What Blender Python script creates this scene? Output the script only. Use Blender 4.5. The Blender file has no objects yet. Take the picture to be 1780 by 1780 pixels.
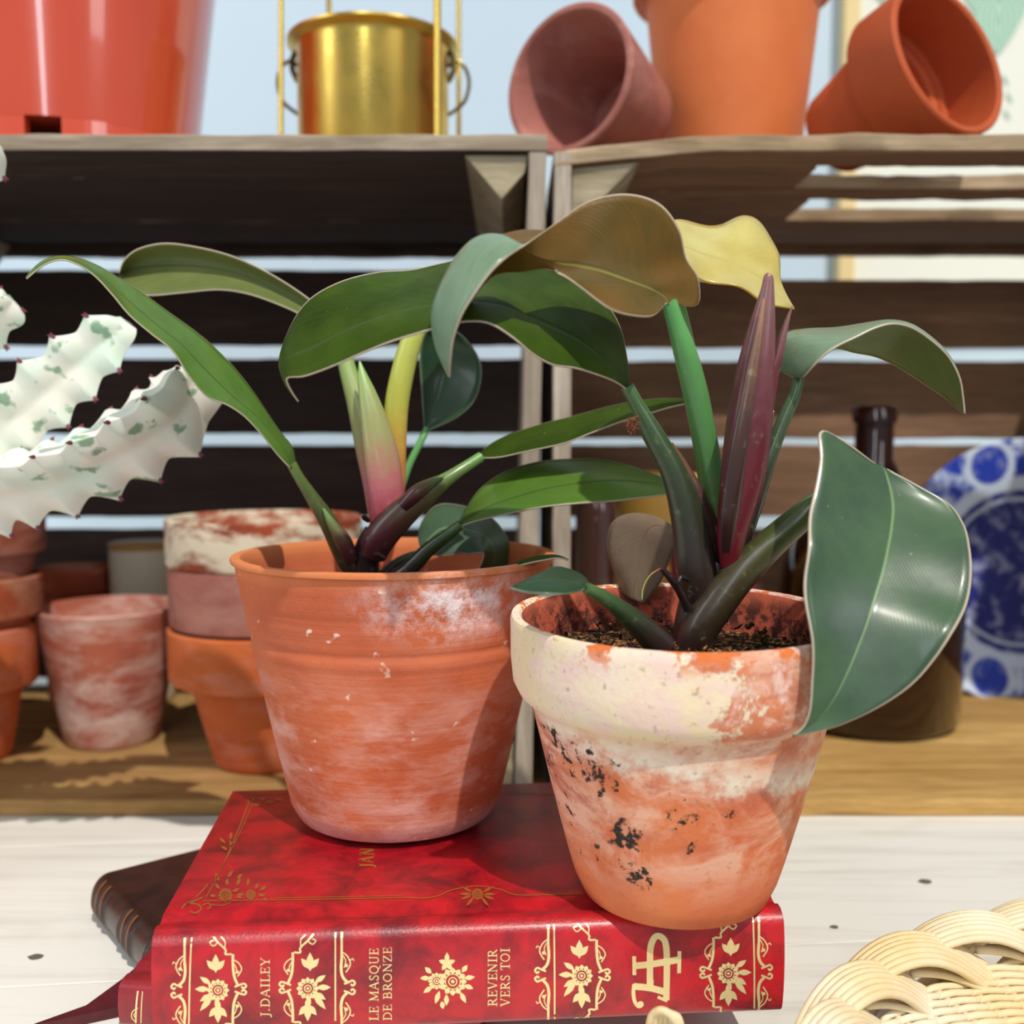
import bpy, bmesh, math, random
from mathutils import Vector, Matrix, noise
random.seed(7)
R = math.radians
C = bpy.context.scene.collection
S = bpy.context.scene

# ------------------------------------------------------------------ camera
F = 1783.0; PITCH = R(4.2); CAMZ = 0.2235
cd = bpy.data.cameras.new('camera'); cam = bpy.data.objects.new('camera', cd); C.objects.link(cam)
cam.location = (0, 0, CAMZ); cam.rotation_euler = (R(90) - PITCH, 0, 0)
cd.sensor_width = 36; cd.lens = 36 * F / 1780; cd.clip_start = 0.01
cd.dof.use_dof = True; cd.dof.focus_distance = 0.375; cd.dof.aperture_fstop = 8.0
S.camera = cam
# ------------------------------------------------------------------ world, sun, windows, exposure
w = bpy.data.worlds.new('world'); S.world = w; w.use_nodes = True
bg = w.node_tree.nodes['Background']; bg.inputs[0].default_value = (0.86, 0.93, 1.0, 1); bg.inputs[1].default_value = 0.33
def lamp(name, kind, loc, aim, energy, color, **k):
    d = bpy.data.lights.new(name, kind); o = bpy.data.objects.new(name, d); C.objects.link(o)
    o.location = loc; o.rotation_euler = (Vector(aim) - Vector(loc)).to_track_quat('-Z', 'Y').to_euler()
    d.energy = energy; d.color = color
    for a, b in k.items(): setattr(d, a, b)
    return o
AZ, EL = R(22), R(54)
sd = Vector((math.sin(AZ) * math.cos(EL), -math.cos(AZ) * math.cos(EL), math.sin(EL)))
lamp('sun', 'SUN', sd * 3, (0, 0, 0), 3.0, (1.0, 0.94, 0.84), angle=R(0.9))
lamp('window_light_left', 'AREA', (-2.0, -.45, 1.25), (-.1, .7, .4), 14, (0.92, 0.95, 1.0), shape='RECTANGLE', size=0.42, size_y=1.8)
lamp('window_light_behind', 'AREA', (-.28, -1.3, 1.25), (-.25, .7, .4), 9, (0.86, 0.92, 1.0), shape='RECTANGLE', size=0.14, size_y=1.7)
lamp('window_light_right', 'AREA', (1.1, -0.8, 1.1), (0.1, 0.4, 0.15), 5, (0.96, 0.97, 1.0), shape='RECTANGLE', size=0.4, size_y=1.0)
S.view_settings.view_transform = 'Standard'; S.view_settings.look = 'None'
S.view_settings.exposure = 0.0; S.view_settings.gamma = 1; S.view_settings.use_curve_mapping = False
S.cycles.use_denoising = True
S.cycles.max_bounces = 10

# ------------------------------------------------------------------ measuring helpers (a pixel becomes a point at a real distance)
def ray(px, py):
    cx = (px - 890) / F; cz = -(py - 890) / F
    return Vector((cx, math.cos(PITCH) + cz * math.sin(PITCH), -math.sin(PITCH) + cz * math.cos(PITCH)))
def at(px, py, Y):
    r = ray(px, py); p = r * (Y / r.y); p.z += CAMZ; return p
def on(px, py, z):
    r = ray(px, py); p = r * ((z - CAMZ) / r.z); p.z += CAMZ; return p
def pxr(n, p): return n * (p[1] * math.cos(PITCH) - (p[2] - CAMZ) * math.sin(PITCH)) / F

# ------------------------------------------------------------------ object helpers
def link(o, parent=None):
    C.objects.link(o)
    if parent is not None: o.parent = parent
    return o
def tag(o, label=None, cat=None, group=None, kind=None):
    if label: o['label'] = label
    if cat: o['category'] = cat
    if group: o['group'] = group
    if kind: o['kind'] = kind
    return o
def empty(name, loc=(0, 0, 0)):
    o = bpy.data.objects.new(name, None); o.empty_display_size = 0.02; o.location = loc; C.objects.link(o); return o
def mesh(name, verts, faces, mats, parent=None, uvs=None, fm=None, smooth=True, sharp=40):
    me = bpy.data.meshes.new(name); me.from_pydata([tuple(v) for v in verts], [], faces)
    for m in (mats if isinstance(mats, (list, tuple)) else [mats]): me.materials.append(m)
    if uvs:
        uv = me.uv_layers.new(name='UVMap')
        for l in me.loops: uv.data[l.index].uv = uvs[l.vertex_index]
    if fm:
        for p, i in zip(me.polygons, fm): p.material_index = i
    if smooth:
        me.shade_smooth()
        if sharp: me.set_sharp_from_angle(angle=R(sharp))
    me.update()
    o = bpy.data.objects.new(name, me)
    if parent is not None:
        off = parent.location
        # children are authored in world coordinates; undo the Empty's offset
        me.transform(Matrix.Translation(-Vector(root_loc(parent))))
    link(o, parent); return o
def root_loc(o):
    l = Vector(o.location)
    while o.parent: o = o.parent; l += Vector(o.location)
    return l
class MB:
    def __init__(s): s.v = []; s.f = []; s.u = []
    def add(s, v, f, u=None):
        b = len(s.v); s.v += list(v); s.f += [tuple(i + b for i in q) for q in f]; s.u += list(u) if u else [(0, 0)] * len(v)
    def build(s, name, mats, parent=None, **k): return mesh(name, s.v, s.f, mats, parent, s.u, **k)

def lathe_data(prof, c, seg=72, axis=None, wob=0):
    """prof [(r,z)] ; c base centre ; axis unit vector"""
    ax = Vector(axis).normalized() if axis is not None else Vector((0, 0, 1))
    q = Vector((0, 0, 1)).rotation_difference(ax)
    c = Vector(c); v = []; f = []; u = []
    n = len(prof)
    L = 0
    for i, (r, z) in enumerate(prof):
        if i: L += math.hypot(r - prof[i-1][0], z - prof[i-1][1])
        for j in range(seg):
            a = 2 * math.pi * j / seg
            rr = r * (1 + wob * noise.noise(Vector((math.cos(a) * 1.5, math.sin(a) * 1.5, z * 25 + c.x * 30)))) if wob else r
            v.append(c + q @ Vector((rr * math.cos(a), rr * math.sin(a), z)))
            u.append((j / seg, L * 10))
    for i in range(n - 1):
        for j in range(seg):
            k = (j + 1) % seg
            f.append((i*seg+j, i*seg+k, (i+1)*seg+k, (i+1)*seg+j))
    if prof[0][0] < 1e-6 or True: f.append(tuple(range(seg - 1, -1, -1)))
    f.append(tuple(range((n-1)*seg, n*seg)))
    return v, f, u
def lathe(name, prof, c, mats, parent=None, seg=72, axis=None, wob=0, sharp=40):
    v, f, u = lathe_data(prof, c, seg, axis, wob)
    return mesh(name, v, f, mats, parent, u, sharp=sharp)
def catmull(P, n):
    """resample list of Vectors to n points"""
    m = len(P) - 1; out = []
    for i in range(n):
        t = i * m / (n - 1); k = min(int(t), m - 1); s = t - k
        p0 = P[max(k-1, 0)]; p1 = P[k]; p2 = P[k+1]; p3 = P[min(k+2, m)]
        out.append(0.5 * ((2*p1) + (p2-p0)*s + (2*p0-5*p1+4*p2-p3)*s*s + (3*p1-p0-3*p2+p3)*s*s*s))
    return out
def tube_data(P, rad, seg=10, flat=1.0, up=(0, 0, 1)):
    v = []; f = []; u = []; n = len(P)
    prev = None
    for i, p in enumerate(P):
        t = (P[min(i+1, n-1)] - P[max(i-1, 0)]).normalized()
        if prev is None:
            a = t.cross(Vector(up));
            if a.length < 1e-4: a = t.cross(Vector((1, 0, 0)))
            a.normalize()
        else:
            a = (prev - t * prev.dot(t)).normalized()
        prev = a; b = t.cross(a)
        for j in range(seg):
            th = 2 * math.pi * j / seg
            v.append(p + a * (rad[i] * math.cos(th)) + b * (rad[i] * flat * math.sin(th))); u.append((j / seg, i / (n - 1)))
    for i in range(n - 1):
        for j in range(seg):
            k = (j + 1) % seg; f.append((i*seg+j, i*seg+k, (i+1)*seg+k, (i+1)*seg+j))
    f.append(tuple(range(seg-1, -1, -1))); f.append(tuple(range((n-1)*seg, n*seg)))
    return v, f, u
def ptube(pts, n=24, seg=12, flat=1.0):
    """pts (px,py,Y,radius px)"""
    P = []; 
    for a in pts:
        p = at(a[0], a[1], a[2]); P.append(Vector((p.x, p.y, p.z, pxr(a[3], p))))
    Q = catmull(P, n)
    return tube_data([q.xyz for q in Q], [max(q.w, 1e-5) for q in Q], seg, flat)
def box_data(x0, x1, y0, y1, z0, z1, nx=1, bev=0.0008, rough=0.0, ax=0, seed=0.0):
    """a board with chamfered edges; subdivided and slightly uneven along its long axis"""
    lo = [x0, y0, z0]; hi = [x1, y1, z1]; o = [i for i in range(3) if i != ax]
    b = min(bev, (hi[o[0]]-lo[o[0]])*.3, (hi[o[1]]-lo[o[1]])*.3)
    A0, A1, B0, B1 = lo[o[0]], hi[o[0]], lo[o[1]], hi[o[1]]
    ring = [(A0+b, B0), (A1-b, B0), (A1, B0+b), (A1, B1-b), (A1-b, B1), (A0+b, B1), (A0, B1-b), (A0, B0+b)]
    v = []; f = []
    for i in range(nx + 1):
        t = lo[ax] + (hi[ax] - lo[ax]) * i / nx
        for k, (a, c) in enumerate(ring):
            p = [0, 0, 0]; p[ax] = t
            g = 1 if k in (0, 1, 2, 7) else 2
            da = rough * noise.noise(Vector((t * 28, seed + g * 3.1, 0))) + rough * .5 * noise.noise(Vector((t * 90, seed + g * 9.1, 4)))
            s = 1 if c > (B0 + B1) / 2 else -1; s2 = 1 if a > (A0 + A1) / 2 else -1
            p[o[0]] = a + da * s2; p[o[1]] = c + da * s * .8
            v.append(Vector(p))
    for i in range(nx):
        for k in range(8):
            m = (k + 1) % 8; f.append((i*8+k, i*8+m, (i+1)*8+m, (i+1)*8+k))
    f.append(tuple(range(7, -1, -1))); f.append(tuple(range(nx*8, nx*8+8)))
    return v, f

# ------------------------------------------------------------------ material helpers
def srgb(r, g, b):
    f = lambda c: ((c/255 + .055) / 1.055) ** 2.4 if c/255 > .04045 else c/255/12.92
    return (f(r), f(g), f(b), 1)
class MT:
    def __init__(s, name, rough=.6, spec=.5):
        s.m = bpy.data.materials.new(name); s.m.use_nodes = True; s.nt = s.m.node_tree; s.b = s.nt.nodes['Principled BSDF']
        s.b.inputs['Roughness'].default_value = rough; s.b.inputs['Specular IOR Level'].default_value = spec
        s.tc = s.n('ShaderNodeTexCoord')
    def n(s, t, ins=None, **k):
        x = s.nt.nodes.new(t)
        for a, b in k.items(): setattr(x, a, b)
        for a, b in (ins or {}).items():
            if isinstance(b, bpy.types.NodeSocket): s.nt.links.new(b, x.inputs[a])
            else: x.inputs[a].default_value = b
        return x
    def coord(s, kind='Object', scale=(1, 1, 1), rnd=True):
        mp = s.n('ShaderNodeMapping', {'Vector': s.tc.outputs[kind], 'Scale': scale})
        if rnd:
            oi = s.n('ShaderNodeObjectInfo'); mu = s.n('ShaderNodeMath', {0: oi.outputs['Random'], 1: 37.0}, operation='MULTIPLY')
            s.nt.links.new(mu.outputs[0], mp.inputs['Location'])
        return mp.outputs[0]
    def noise(s, vec, scale=5, detail=4, rough=.55, dist=0):
        return s.n('ShaderNodeTexNoise', {'Vector': vec, 'Scale': scale, 'Detail': detail, 'Roughness': rough, 'Distortion': dist}).outputs[0]
    def ramp(s, fac, stops, interp='LINEAR'):
        r = s.n('ShaderNodeValToRGB', {0: fac}); e = r.color_ramp.elements; r.color_ramp.interpolation = interp
        while len(e) < len(stops): e.new(.5)
        for i, (p, c) in enumerate(stops):
            e[i].position = p; e[i].color = c if isinstance(c, (tuple, list)) else (c, c, c, 1)
        return r.outputs[0]
    def mix(s, fac, a, b, mode='MIX'):
        x = s.n('ShaderNodeMix', data_type='RGBA', blend_type=mode)
        for i, v in ((0, fac), (6, a), (7, b)):
            if isinstance(v, bpy.types.NodeSocket): s.nt.links.new(v, x.inputs[i])
            else: x.inputs[i].default_value = v
        return x.outputs[2]
    def math(s, op, a, b=0.0, c=None, clamp=False):
        x = s.n('ShaderNodeMath', operation=op, use_clamp=clamp)
        for i, v in enumerate((a, b) if c is None else (a, b, c)):
            if isinstance(v, bpy.types.NodeSocket): s.nt.links.new(v, x.inputs[i])
            else: x.inputs[i].default_value = v
        return x.outputs[0]
    def sep(s, vec):
        x = s.n('ShaderNodeSeparateXYZ', {0: vec}); return x.outputs
    def set(s, **k):
        for a, v in k.items():
            a = {'color': 'Base Color', 'rough': 'Roughness', 'metal': 'Metallic', 'normal': 'Normal', 'coat': 'Coat Weight', 'coatr': 'Coat Roughness', 'trans': 'Transmission Weight'}.get(a, a)
            if isinstance(v, bpy.types.NodeSocket): s.nt.links.new(v, s.b.inputs[a])
            else: s.b.inputs[a].default_value = v
    def bump(s, h, strength=.3, dist=.001):
        b = s.n('ShaderNodeBump', {'Height': h, 'Strength': strength, 'Distance': dist}); s.nt.links.new(b.outputs[0], s.b.inputs['Normal']); return b

def plain(name, col, rough=.6, **k):
    m = MT(name, rough); m.set(color=col, **k); return m.m

def wood(name, dark, light, ax='X', grain=1.0, rough=.8, bump=.5, knots=True):
    m = MT(name, rough, .25)
    sc = {'X': (6, 60, 60), 'Y': (60, 6, 60), 'Z': (60, 60, 6)}[ax]
    v = m.coord('Object', sc)
    n1 = m.noise(v, 1.3, 6, .65, .6); n2 = m.noise(v, 5, 4, .7)
    sc2 = {'X': (2.5, 9, 9), 'Y': (9, 2.5, 9), 'Z': (9, 9, 2.5)}[ax]
    n3 = m.noise(m.coord('Object', sc2), 2.0, 3, .5)
    c = m.ramp(n1, [(.3, dark), (.68, light)])
    c = m.mix(m.ramp(n2, [(.35, .0), (.65, .45)]), c, [x * .55 for x in dark[:3]] + [1], 'MIX')
    c = m.mix(m.ramp(n3, [(.35, .55), (.65, .0)]), c, [x * .8 for x in dark[:3]] + [1])
    m.set(color=c); m.bump(n2, bump, .001)
    return m.m

def terra(name, base, deep, white=.4, wscale=9, wcol=srgb(232, 214, 214), rough=.85, stops=(.48, .66), dark=0.0, rings=True, seed=0.0):
    m = MT(name, rough, .2)
    v = m.coord('Object', (1, 1, 1))
    n1 = m.noise(v, 22, 5, .6); n2 = m.noise(m.coord('Object', (1, 1, 2.4)), wscale * 3, 6, .68, .4)
    c = m.mix(m.ramp(n1, [(.3, .0), (.7, 1.0)]), base, deep)
    c = m.mix(m.math('MULTIPLY', m.ramp(n2, [(stops[0], .0), (stops[1], 1.0)]), white), c, wcol)
    if dark:
        n3 = m.noise(v, 30, 6, .7); c = m.mix(m.math('MULTIPLY', m.ramp(n3, [(.5, .0), (.62, 1.0)]), dark), c, srgb(48, 36, 34))
    m.set(color=c)
    if rings:
        rg = m.noise(m.coord('Object', (3, 3, 700), False), 1, 2, .5)
        h = m.math('ADD', m.math('MULTIPLY', rg, .6), m.noise(v, 300, 4, .6)); m.bump(h, .35, .0006)
    else: m.bump(m.noise(v, 250, 4, .6), .3, .0005)
    return m.m

# ================================================================== STRUCTURE : wall
mw = MT('wall_paint', .8, .3); nn = mw.noise(mw.coord('Object', (1, 1, 1), False), 3, 3)
mw.set(color=mw.mix(nn, srgb(190, 212, 230), srgb(206, 224, 236))); WALL = mw.m
WY = 1.22
v, f = box_data(-1.6, 1.6, WY, WY + .05, -.8, 2.2)
tag(mesh('wall_back', v, f, WALL, smooth=False), 'pale blue white painted wall behind the crates', None, kind='structure')

# framed print on the wall, right
GR = plain('pale_frame_wood', srgb(232, 208, 150), .5)
PAPER = plain('print_paper', srgb(236, 238, 226), .7)
PX0 = 1462
fr = empty('framed_print', at(1700, 300, WY - .012)); tag(fr, 'pale wooden framed print of a green leaf on the wall behind the clay pots', 'picture')
x0 = at(1460, 200, WY-.012).x; x1 = x0 + .62; z1 = at(1500, -420, WY-.012).z; z0 = at(1500, 560, WY-.012).z
for (a, b, c, d) in ((x0, x0+.018, z0, z1), (x1-.018, x1, z0, z1), (x0+.018, x1-.018, z0, z0+.018), (x0+.018, x1-.018, z1-.018, z1)):
    v, f = box_data(a, b, WY-.022, WY-.001, c, d, ax=2 if b-a < .1 else 0); mesh('frame', v, f, GR, fr, smooth=False)
v, f = box_data(x0+.018, x1-.018, WY-.010, WY-.004, z0+.018, z1-.018); mesh('print_sheet', v, f, PAPER, fr, smooth=False)
lm = MT('printed_leaf_ink', .7); lu = lm.sep(lm.tc.outputs['UV'])
vv = lm.math('SINE', lm.math('MULTIPLY', lm.math('ADD', lu[1], lm.math('MULTIPLY', lm.math('ABSOLUTE', lm.math('SUBTRACT', lu[0], .5)), -1.1)), 48))
lm.set(color=lm.mix(lm.ramp(vv, [(.3, .0), (.9, 1.0)]), srgb(150, 196, 170), srgb(206, 226, 214)))
def printed_leaf(cx, cy, L, W, ang, Y=WY-.0115):
    mb = MB(); n = 28; vs = []; us = []; fs = []
    for i in range(n + 1):
        t = i / n; wd = W * math.sin(math.pi * min(1, t * .93 + .07)) ** .75 * (1 - .35 * t)
        if t > .98: wd = 0
        for k, s in enumerate((-1, 0, 1)):
            nick = 1 - (.12 if (i % 4 == 0) and 4 < i < 24 else 0)
            a = s * wd * nick; l = (t - .0) * L
            px = cx + a * math.cos(ang) + l * math.sin(ang); py = cy - a * math.sin(ang) * -1 + l * math.cos(ang)
            vs.append(at(px, py, Y)); us.append((.5 + s * .5, t))
    for i in range(n):
        for k in range(2): fs.append((i*3+k, i*3+k+1, i*3+k+4, i*3+k+3))
    b = [q - Vector((0, .0006, 0)) for q in vs]; m0 = len(vs)
    fs2 = fs + [tuple(x + m0 for x in q[::-1]) for q in fs]
    mesh('printed_leaf', vs + b, fs2, lm.m, fr, us + us)
printed_leaf(1742, -190, 285, 84, -.03)
printed_leaf(1500, -120, 150, 60, .35)
for i, (a, b) in enumerate(((1735, 130), (1742, 160), (1738, 190))): printed_leaf(a + 8, b, 20, 5, .5)

# ================================================================== TABLE (white planks)
mt_ = MT('white_planks', .62, .35)
TR = R(6.0)
cv = mt_.coord('Object', (1, 1, 1), False)
rot = mt_.n('ShaderNodeMapping', {'Vector': cv, 'Rotation': (0, 0, -TR), 'Scale': (4, 70, 1)}).outputs[0]
g1 = mt_.noise(rot, 1.2, 6, .65, .4)
rot2 = mt_.n('ShaderNodeMapping', {'Vector': cv, 'Rotation': (0, 0, -TR), 'Scale': (10, 16, 1)}).outputs[0]
g2 = mt_.noise(rot2, 1.6, 3, .5)
c = mt_.ramp(g1, [(.25, srgb(200, 196, 186)), (.5, srgb(226, 224, 217))])
c = mt_.mix(mt_.ramp(g2, [(.2, .5), (.42, .0)]), c, srgb(196, 186, 168))
mt_.set(color=c); mt_.bump(g1, .25, .0006); TABLE = mt_.m
tb = empty('table', (0, .6, 0)); tag(tb, 'white painted plank table carrying the books, basket and crates', 'table')
d0 = .449 - .147
ct, st = math.cos(TR), math.sin(TR)
bnd = [-.62, -.147*3+.0, -.147*2, -.147, 0, .147, .294, .441, .6, .8]
base = Vector((0.235, .449, 0))
k = 0
for i in range(-2, 5):
    a = i * .150; b = a + .150 - .0010
    vs, fs = box_data(-1.1, 1.0, a, b, -.022, 0, nx=1, bev=.0003)
    vs = [Vector((base.x + p.x * ct - p.y * st, base.y + p.x * st + p.y * ct, p.z)) for p in vs]
    mesh('tabletop_plank', vs, fs, TABLE, tb, smooth=False)
vs, fs = box_data(-1.1, 1.0, -.3, .72, -.05, -.024)
vs = [Vector((base.x + p.x * ct - p.y * st, base.y + p.x * st + p.y * ct, p.z)) for p in vs]
mesh('table_frame', vs, fs, plain('grey_frame_board', srgb(150, 144, 132), .8), tb, smooth=False)  # one even warm grey for the board under the planks
KN = MT('wood_knot', .8); KN.set(color=srgb(96, 88, 76))
for (px, py, a, b) in ((1608, 1533, 11, 4), (1450, 1612, 7, 2.5), (62, 1664, 12, 6)):
    p = on(px, py, .0); ra = pxr(a, p); rb = ra * .8
    vs = [Vector((p.x + ra * math.cos(t * .5236) * (1 + .2 * math.sin(t * 2.3)), p.y + rb * math.sin(t * .5236), z)) for z in (-.0004, .0004) for t in range(12)]
    fs = [tuple(range(12, 24)), tuple(range(11, -1, -1))] + [(i, (i+1) % 12, 12+(i+1) % 12, 12+i) for i in range(12)]
    mesh('knot', vs, fs, KN.m, tb, smooth=False)

# ================================================================== CRATES
Y0, Y1 = .5905, .885
H = .393
def crate(name, x0, x1, label, pal, right=False):
    t = empty(name, ((x0 + x1) / 2, Y0, 0)); tag(t, label, 'crate', 'wooden crates lying on their sides')
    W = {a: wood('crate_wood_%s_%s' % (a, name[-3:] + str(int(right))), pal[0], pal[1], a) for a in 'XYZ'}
    floorm = pal[2]; edge = pal[3]
    # floor boards: two long boards with a seam, then more behind
    sb = .0098
    ys = [Y0, Y0 + .060, Y0 + .062, Y0 + .150, Y0 + .152, Y1 - .012]
    for i in range(0, 6, 2):
        v, f = box_data(x0, x1, ys[i], ys[i+1], .0004, sb, nx=40, rough=.0007, seed=i + x0); mesh('floor_board', v, f, floorm, t)
    # side boards
    for sx in (x0, x1 - .0102):
        yy = [(Y0, Y0+.078), (Y0+.084, Y0+.172), (Y0+.180, Y1 - .012)]
        for i, (a, b) in enumerate(yy):
            lean = 0
            v, f = box_data(sx, sx + .0102, a, b, sb + .0005, H - .0098, nx=30, rough=.0006, seed=i * 2 + sx, ax=2)
            if not right and sx > x0:
                v = [Vector((p.x - .0085 * (1 - p.z / H) , p.y, p.z)) for p in v]
            mesh('side_board', v, f, edge, t)
    # top boards
    if right: tops = [(Y0, Y0 + .033, .0012), (.679, .709, .0016), (.7775, Y1, .0010)]
    else: tops = [(Y0, Y0 + .060, .0006), (Y0 + .0615, Y0 + .19, .001), (Y0 + .193, Y1, .001)]
    utop = W['X']
    for i, (a, b, rg) in enumerate(tops):
        v, f = box_data(x0 - (.0 if right else 0), x1, a, b, H - .0094, H, nx=70, rough=rg, seed=i * 5.3 + x0)
        if right:
            v = [Vector((p.x, p.y, p.z - .0085 * max(0, 1 - (p.x - x0) / .09))) for p in v]
        elif i == 0:
            v = [Vector((p.x, p.y, p.z - .0022 * max(0, 1 - (x1 - p.x) / .3) * 0)) for p in v]
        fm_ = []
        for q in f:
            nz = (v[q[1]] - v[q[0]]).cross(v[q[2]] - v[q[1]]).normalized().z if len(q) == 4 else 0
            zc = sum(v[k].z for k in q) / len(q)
            fm_.append(1 if (zc < H - .0085 and abs(nz) > .7) else 0)  # undersides take the darker inner wood; shade below the boards goes into this colour
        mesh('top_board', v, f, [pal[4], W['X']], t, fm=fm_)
    if right:
        for i, (a, b, px) in enumerate(((Y0 + .0345, .6775, 1398), (.7105, .776, 1384))):
            v, f = box_data(x0, at(px, 300, (a + b) / 2).x, a, b, H - .0100, H - .0012, nx=40, rough=.0006, seed=i * 2.1)
            v = [Vector((p.x, p.y, p.z - .0085 * max(0, 1 - (p.x - x0) / .09))) for p in v]
            mesh('top_board', v, f, W['X'], t)
    # back slats between measured heights (pixel rows at the back plane)
    rows = [(432, 446 if not right else 443), (470 if not right else 487, 600 if not right else 604), (624 if not right else 628, 754 if not right else 762), (774, 898), (920, 1040), (1062, 1178)]
    for i, (a, b) in enumerate(rows):
        za = at(890, a, Y1 - .01).z; zb = at(890, b, Y1 - .01).z
        if i == 0: za = H - .0098
        v, f = box_data(x0, x1, Y1 - .0112, Y1, zb, za, nx=50, rough=.0009, seed=i * 3.7 + x0); mesh('back_slat', v, f, W['X'], t)
    # corner posts
    def post(poly, nm='corner_post'):
        n = len(poly); a = [Vector((x, Y0 + .004, z)) for x, z in poly]; b = [Vector((x, Y1 - .013, z)) for x, z in poly]
        fs = [tuple(range(n)), tuple(range(2*n-1, n-1, -1))] + [(i, (i+1) % n, n+(i+1) % n, n+i) for i in range(n)]
        mesh(nm, a + b, fs, pal[5], t, smooth=False)
    g = lambda px, py: ((lambda p: (p.x, p.z))(at(px, py, Y0 + .004)))
    zt = H - .0105; i0 = x0 + .0108; i1 = x1 - .0108
    if not right:
        post([(g(808, 262)[0], zt), (i1, zt), (i1 - .002, g(0, 300)[1]), (g(872, 345)[0], g(872, 345)[1])])
        post([(i0, zt), (i0 + .04, zt), (i0 + .02, zt - .028), (i0, zt - .03)])
        post([(i1 - .0085, sb + .0006), (i1 - .0085, sb + .034), (i1 - .013, sb + .036), (i1 - .042, sb + .0006)])
        post([(i0, sb + .0006), (i0 + .035, sb + .0006), (i0, sb + .035)])
    else:
        zt -= .0095
        dz = lambda x: H - .0102 - .0085 * max(0, 1 - (x - x0) / .09)
        post([(i0, dz(i0)), (g(1112, 262)[0], dz(g(1112, 262)[0])), (g(1112, 275)[0], g(0, 280)[1]), (g(1040, 345)[0], g(0, 350)[1]), (i0, g(0, 378)[1])])
        post([(i1, zt + .009), (i1, zt - .03), (i1 - .04, zt + .009)])
        post([(i0, sb + .0006), (i0 + .032, sb + .0006), (i0, sb + .034)])
        post([(i1, sb + .0006), (i1, sb + .035), (i1 - .035, sb + .0006)])
    return t
FLW = wood('floor_board_golden', srgb(150, 112, 66), srgb(206, 168, 108), 'X')
FLR = wood('floor_board_yellow', srgb(164, 122, 62), srgb(224, 186, 120), 'X')
EDW = wood('side_board_grey', srgb(146, 132, 116), srgb(214, 202, 186), 'Z')
TOPW = wood('top_board_grey', srgb(132, 116, 98), srgb(204, 190, 168), 'X')
TOPR = wood('top_board_tan', srgb(140, 116, 88), srgb(206, 184, 152), 'X')
PST = wood('post_end_grain', srgb(142, 128, 102), srgb(206, 194, 164), 'X')
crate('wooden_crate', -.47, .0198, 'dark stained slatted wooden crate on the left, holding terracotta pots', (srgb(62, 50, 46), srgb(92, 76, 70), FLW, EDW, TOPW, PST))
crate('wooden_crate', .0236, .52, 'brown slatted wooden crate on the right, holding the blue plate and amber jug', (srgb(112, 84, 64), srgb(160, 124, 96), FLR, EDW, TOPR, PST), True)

# ================================================================== POTS IN THE CRATES AND ON TOP
TC = {
 'orange': terra('terracotta_orange', srgb(206, 112, 62), srgb(188, 92, 50), .12),
 'brown': terra('terracotta_brown', srgb(160, 88, 62), srgb(120, 66, 54), .45, 6, srgb(190, 150, 140)),
 'pale': terra('terracotta_limed', srgb(186, 104, 78), srgb(150, 84, 70), .85, 5, srgb(214, 190, 180), stops=(.42, .6)),
 'rust': terra('terracotta_rust', srgb(170, 84, 52), srgb(140, 62, 44), .3, 7, srgb(216, 190, 160)),
 'blotch': terra('terracotta_blotched', srgb(176, 84, 54), srgb(120, 60, 42), 1.0, 5, srgb(226, 214, 190), stops=(.44, .54)),
 'smooth': terra('terracotta_smooth', srgb(222, 128, 76), srgb(212, 116, 66), .0, rings=False, rough=.6),
 'deep': terra('terracotta_deep', srgb(190, 92, 52), srgb(176, 80, 46), .0, rings=False, rough=.6),
 'mauve': terra('terracotta_mauve', srgb(178, 112, 96), srgb(142, 88, 84), .35, 5, srgb(206, 160, 150), rings=False, rough=.7),
}
def pot_prof(rt, rb, h, rim=0.0, rimh=0.0, th=.0045, lip=.0012):
    """outer profile from the base centre up over the rim and down inside"""
    p = [(0, 0), (rb * .93, 0), (rb, .003)]
    if rimh:
        rr = rb + (rt - rim - rb) * (h - rimh) / h
        p += [(rb + (rr - rb) * k / 4, .003 + (h - rimh - .003) * k / 4) for k in range(1, 5)]
        p += [(rt - .0015, h - rimh), (rt - .0004, h - rimh + .002), (rt, h - lip)]
    else:
        p += [(rb + (rt - rb) * k / 6, .003 + (h - lip - .003) * k / 6) for k in range(1, 7)]
    p += [(rt - lip, h), (rt - th + lip, h), (rt - th, h - lip)]
    hi = h - lip
    if rimh: p += [(rt - th - .0004, h - rimh), (rr - th, h - rimh - .003)]
    p += [(rb - th * .6, .006), (0, .006)]
    return p
def clay_pot(px, Y, zb, pt, pb, ytop, rimpx, rimh, mat, label, cat='plant pot', group=None, name='clay_pot', zt=None, axis=None):
    """pt, pb: half widths in pixels; ytop: pixel row of the rim's side"""
    c = at(px, ytop, Y); z1 = c.z if zt is None else zt; h = z1 - zb
    rt = pxr(pt, c); rb = pxr(pb, c); rim = pxr(rimpx, c)
    o = lathe(name, pot_prof(rt, rb, h, rim, rimh), (0, 0, 0), mat)
    o.location = (c.x, Y, zb); tag(o, label, cat, group); return o
FZ = .0102
clay_pot(190, .715, FZ, 122, 80, 1052, 0, 0, TC['pale'], 'stained terracotta pot with a white lime band, standing alone on the left crate floor')
o = clay_pot(462, .668, FZ, 164, 92, 1083, 12, .034, TC['orange'], 'orange terracotta pot with collar, lowest of the stack behind the large clay pot')
clay_pot(462, .668, .062, 163, 96, 978, 6, .038, TC['mauve'], 'mauve stained terracotta pot in the middle of the stack of three')
clay_pot(460, .668, .107, 167, 100, 897, 5, .030, TC['blotch'], 'rust pot with white blotched rim, topmost of the stack of three')
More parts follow.
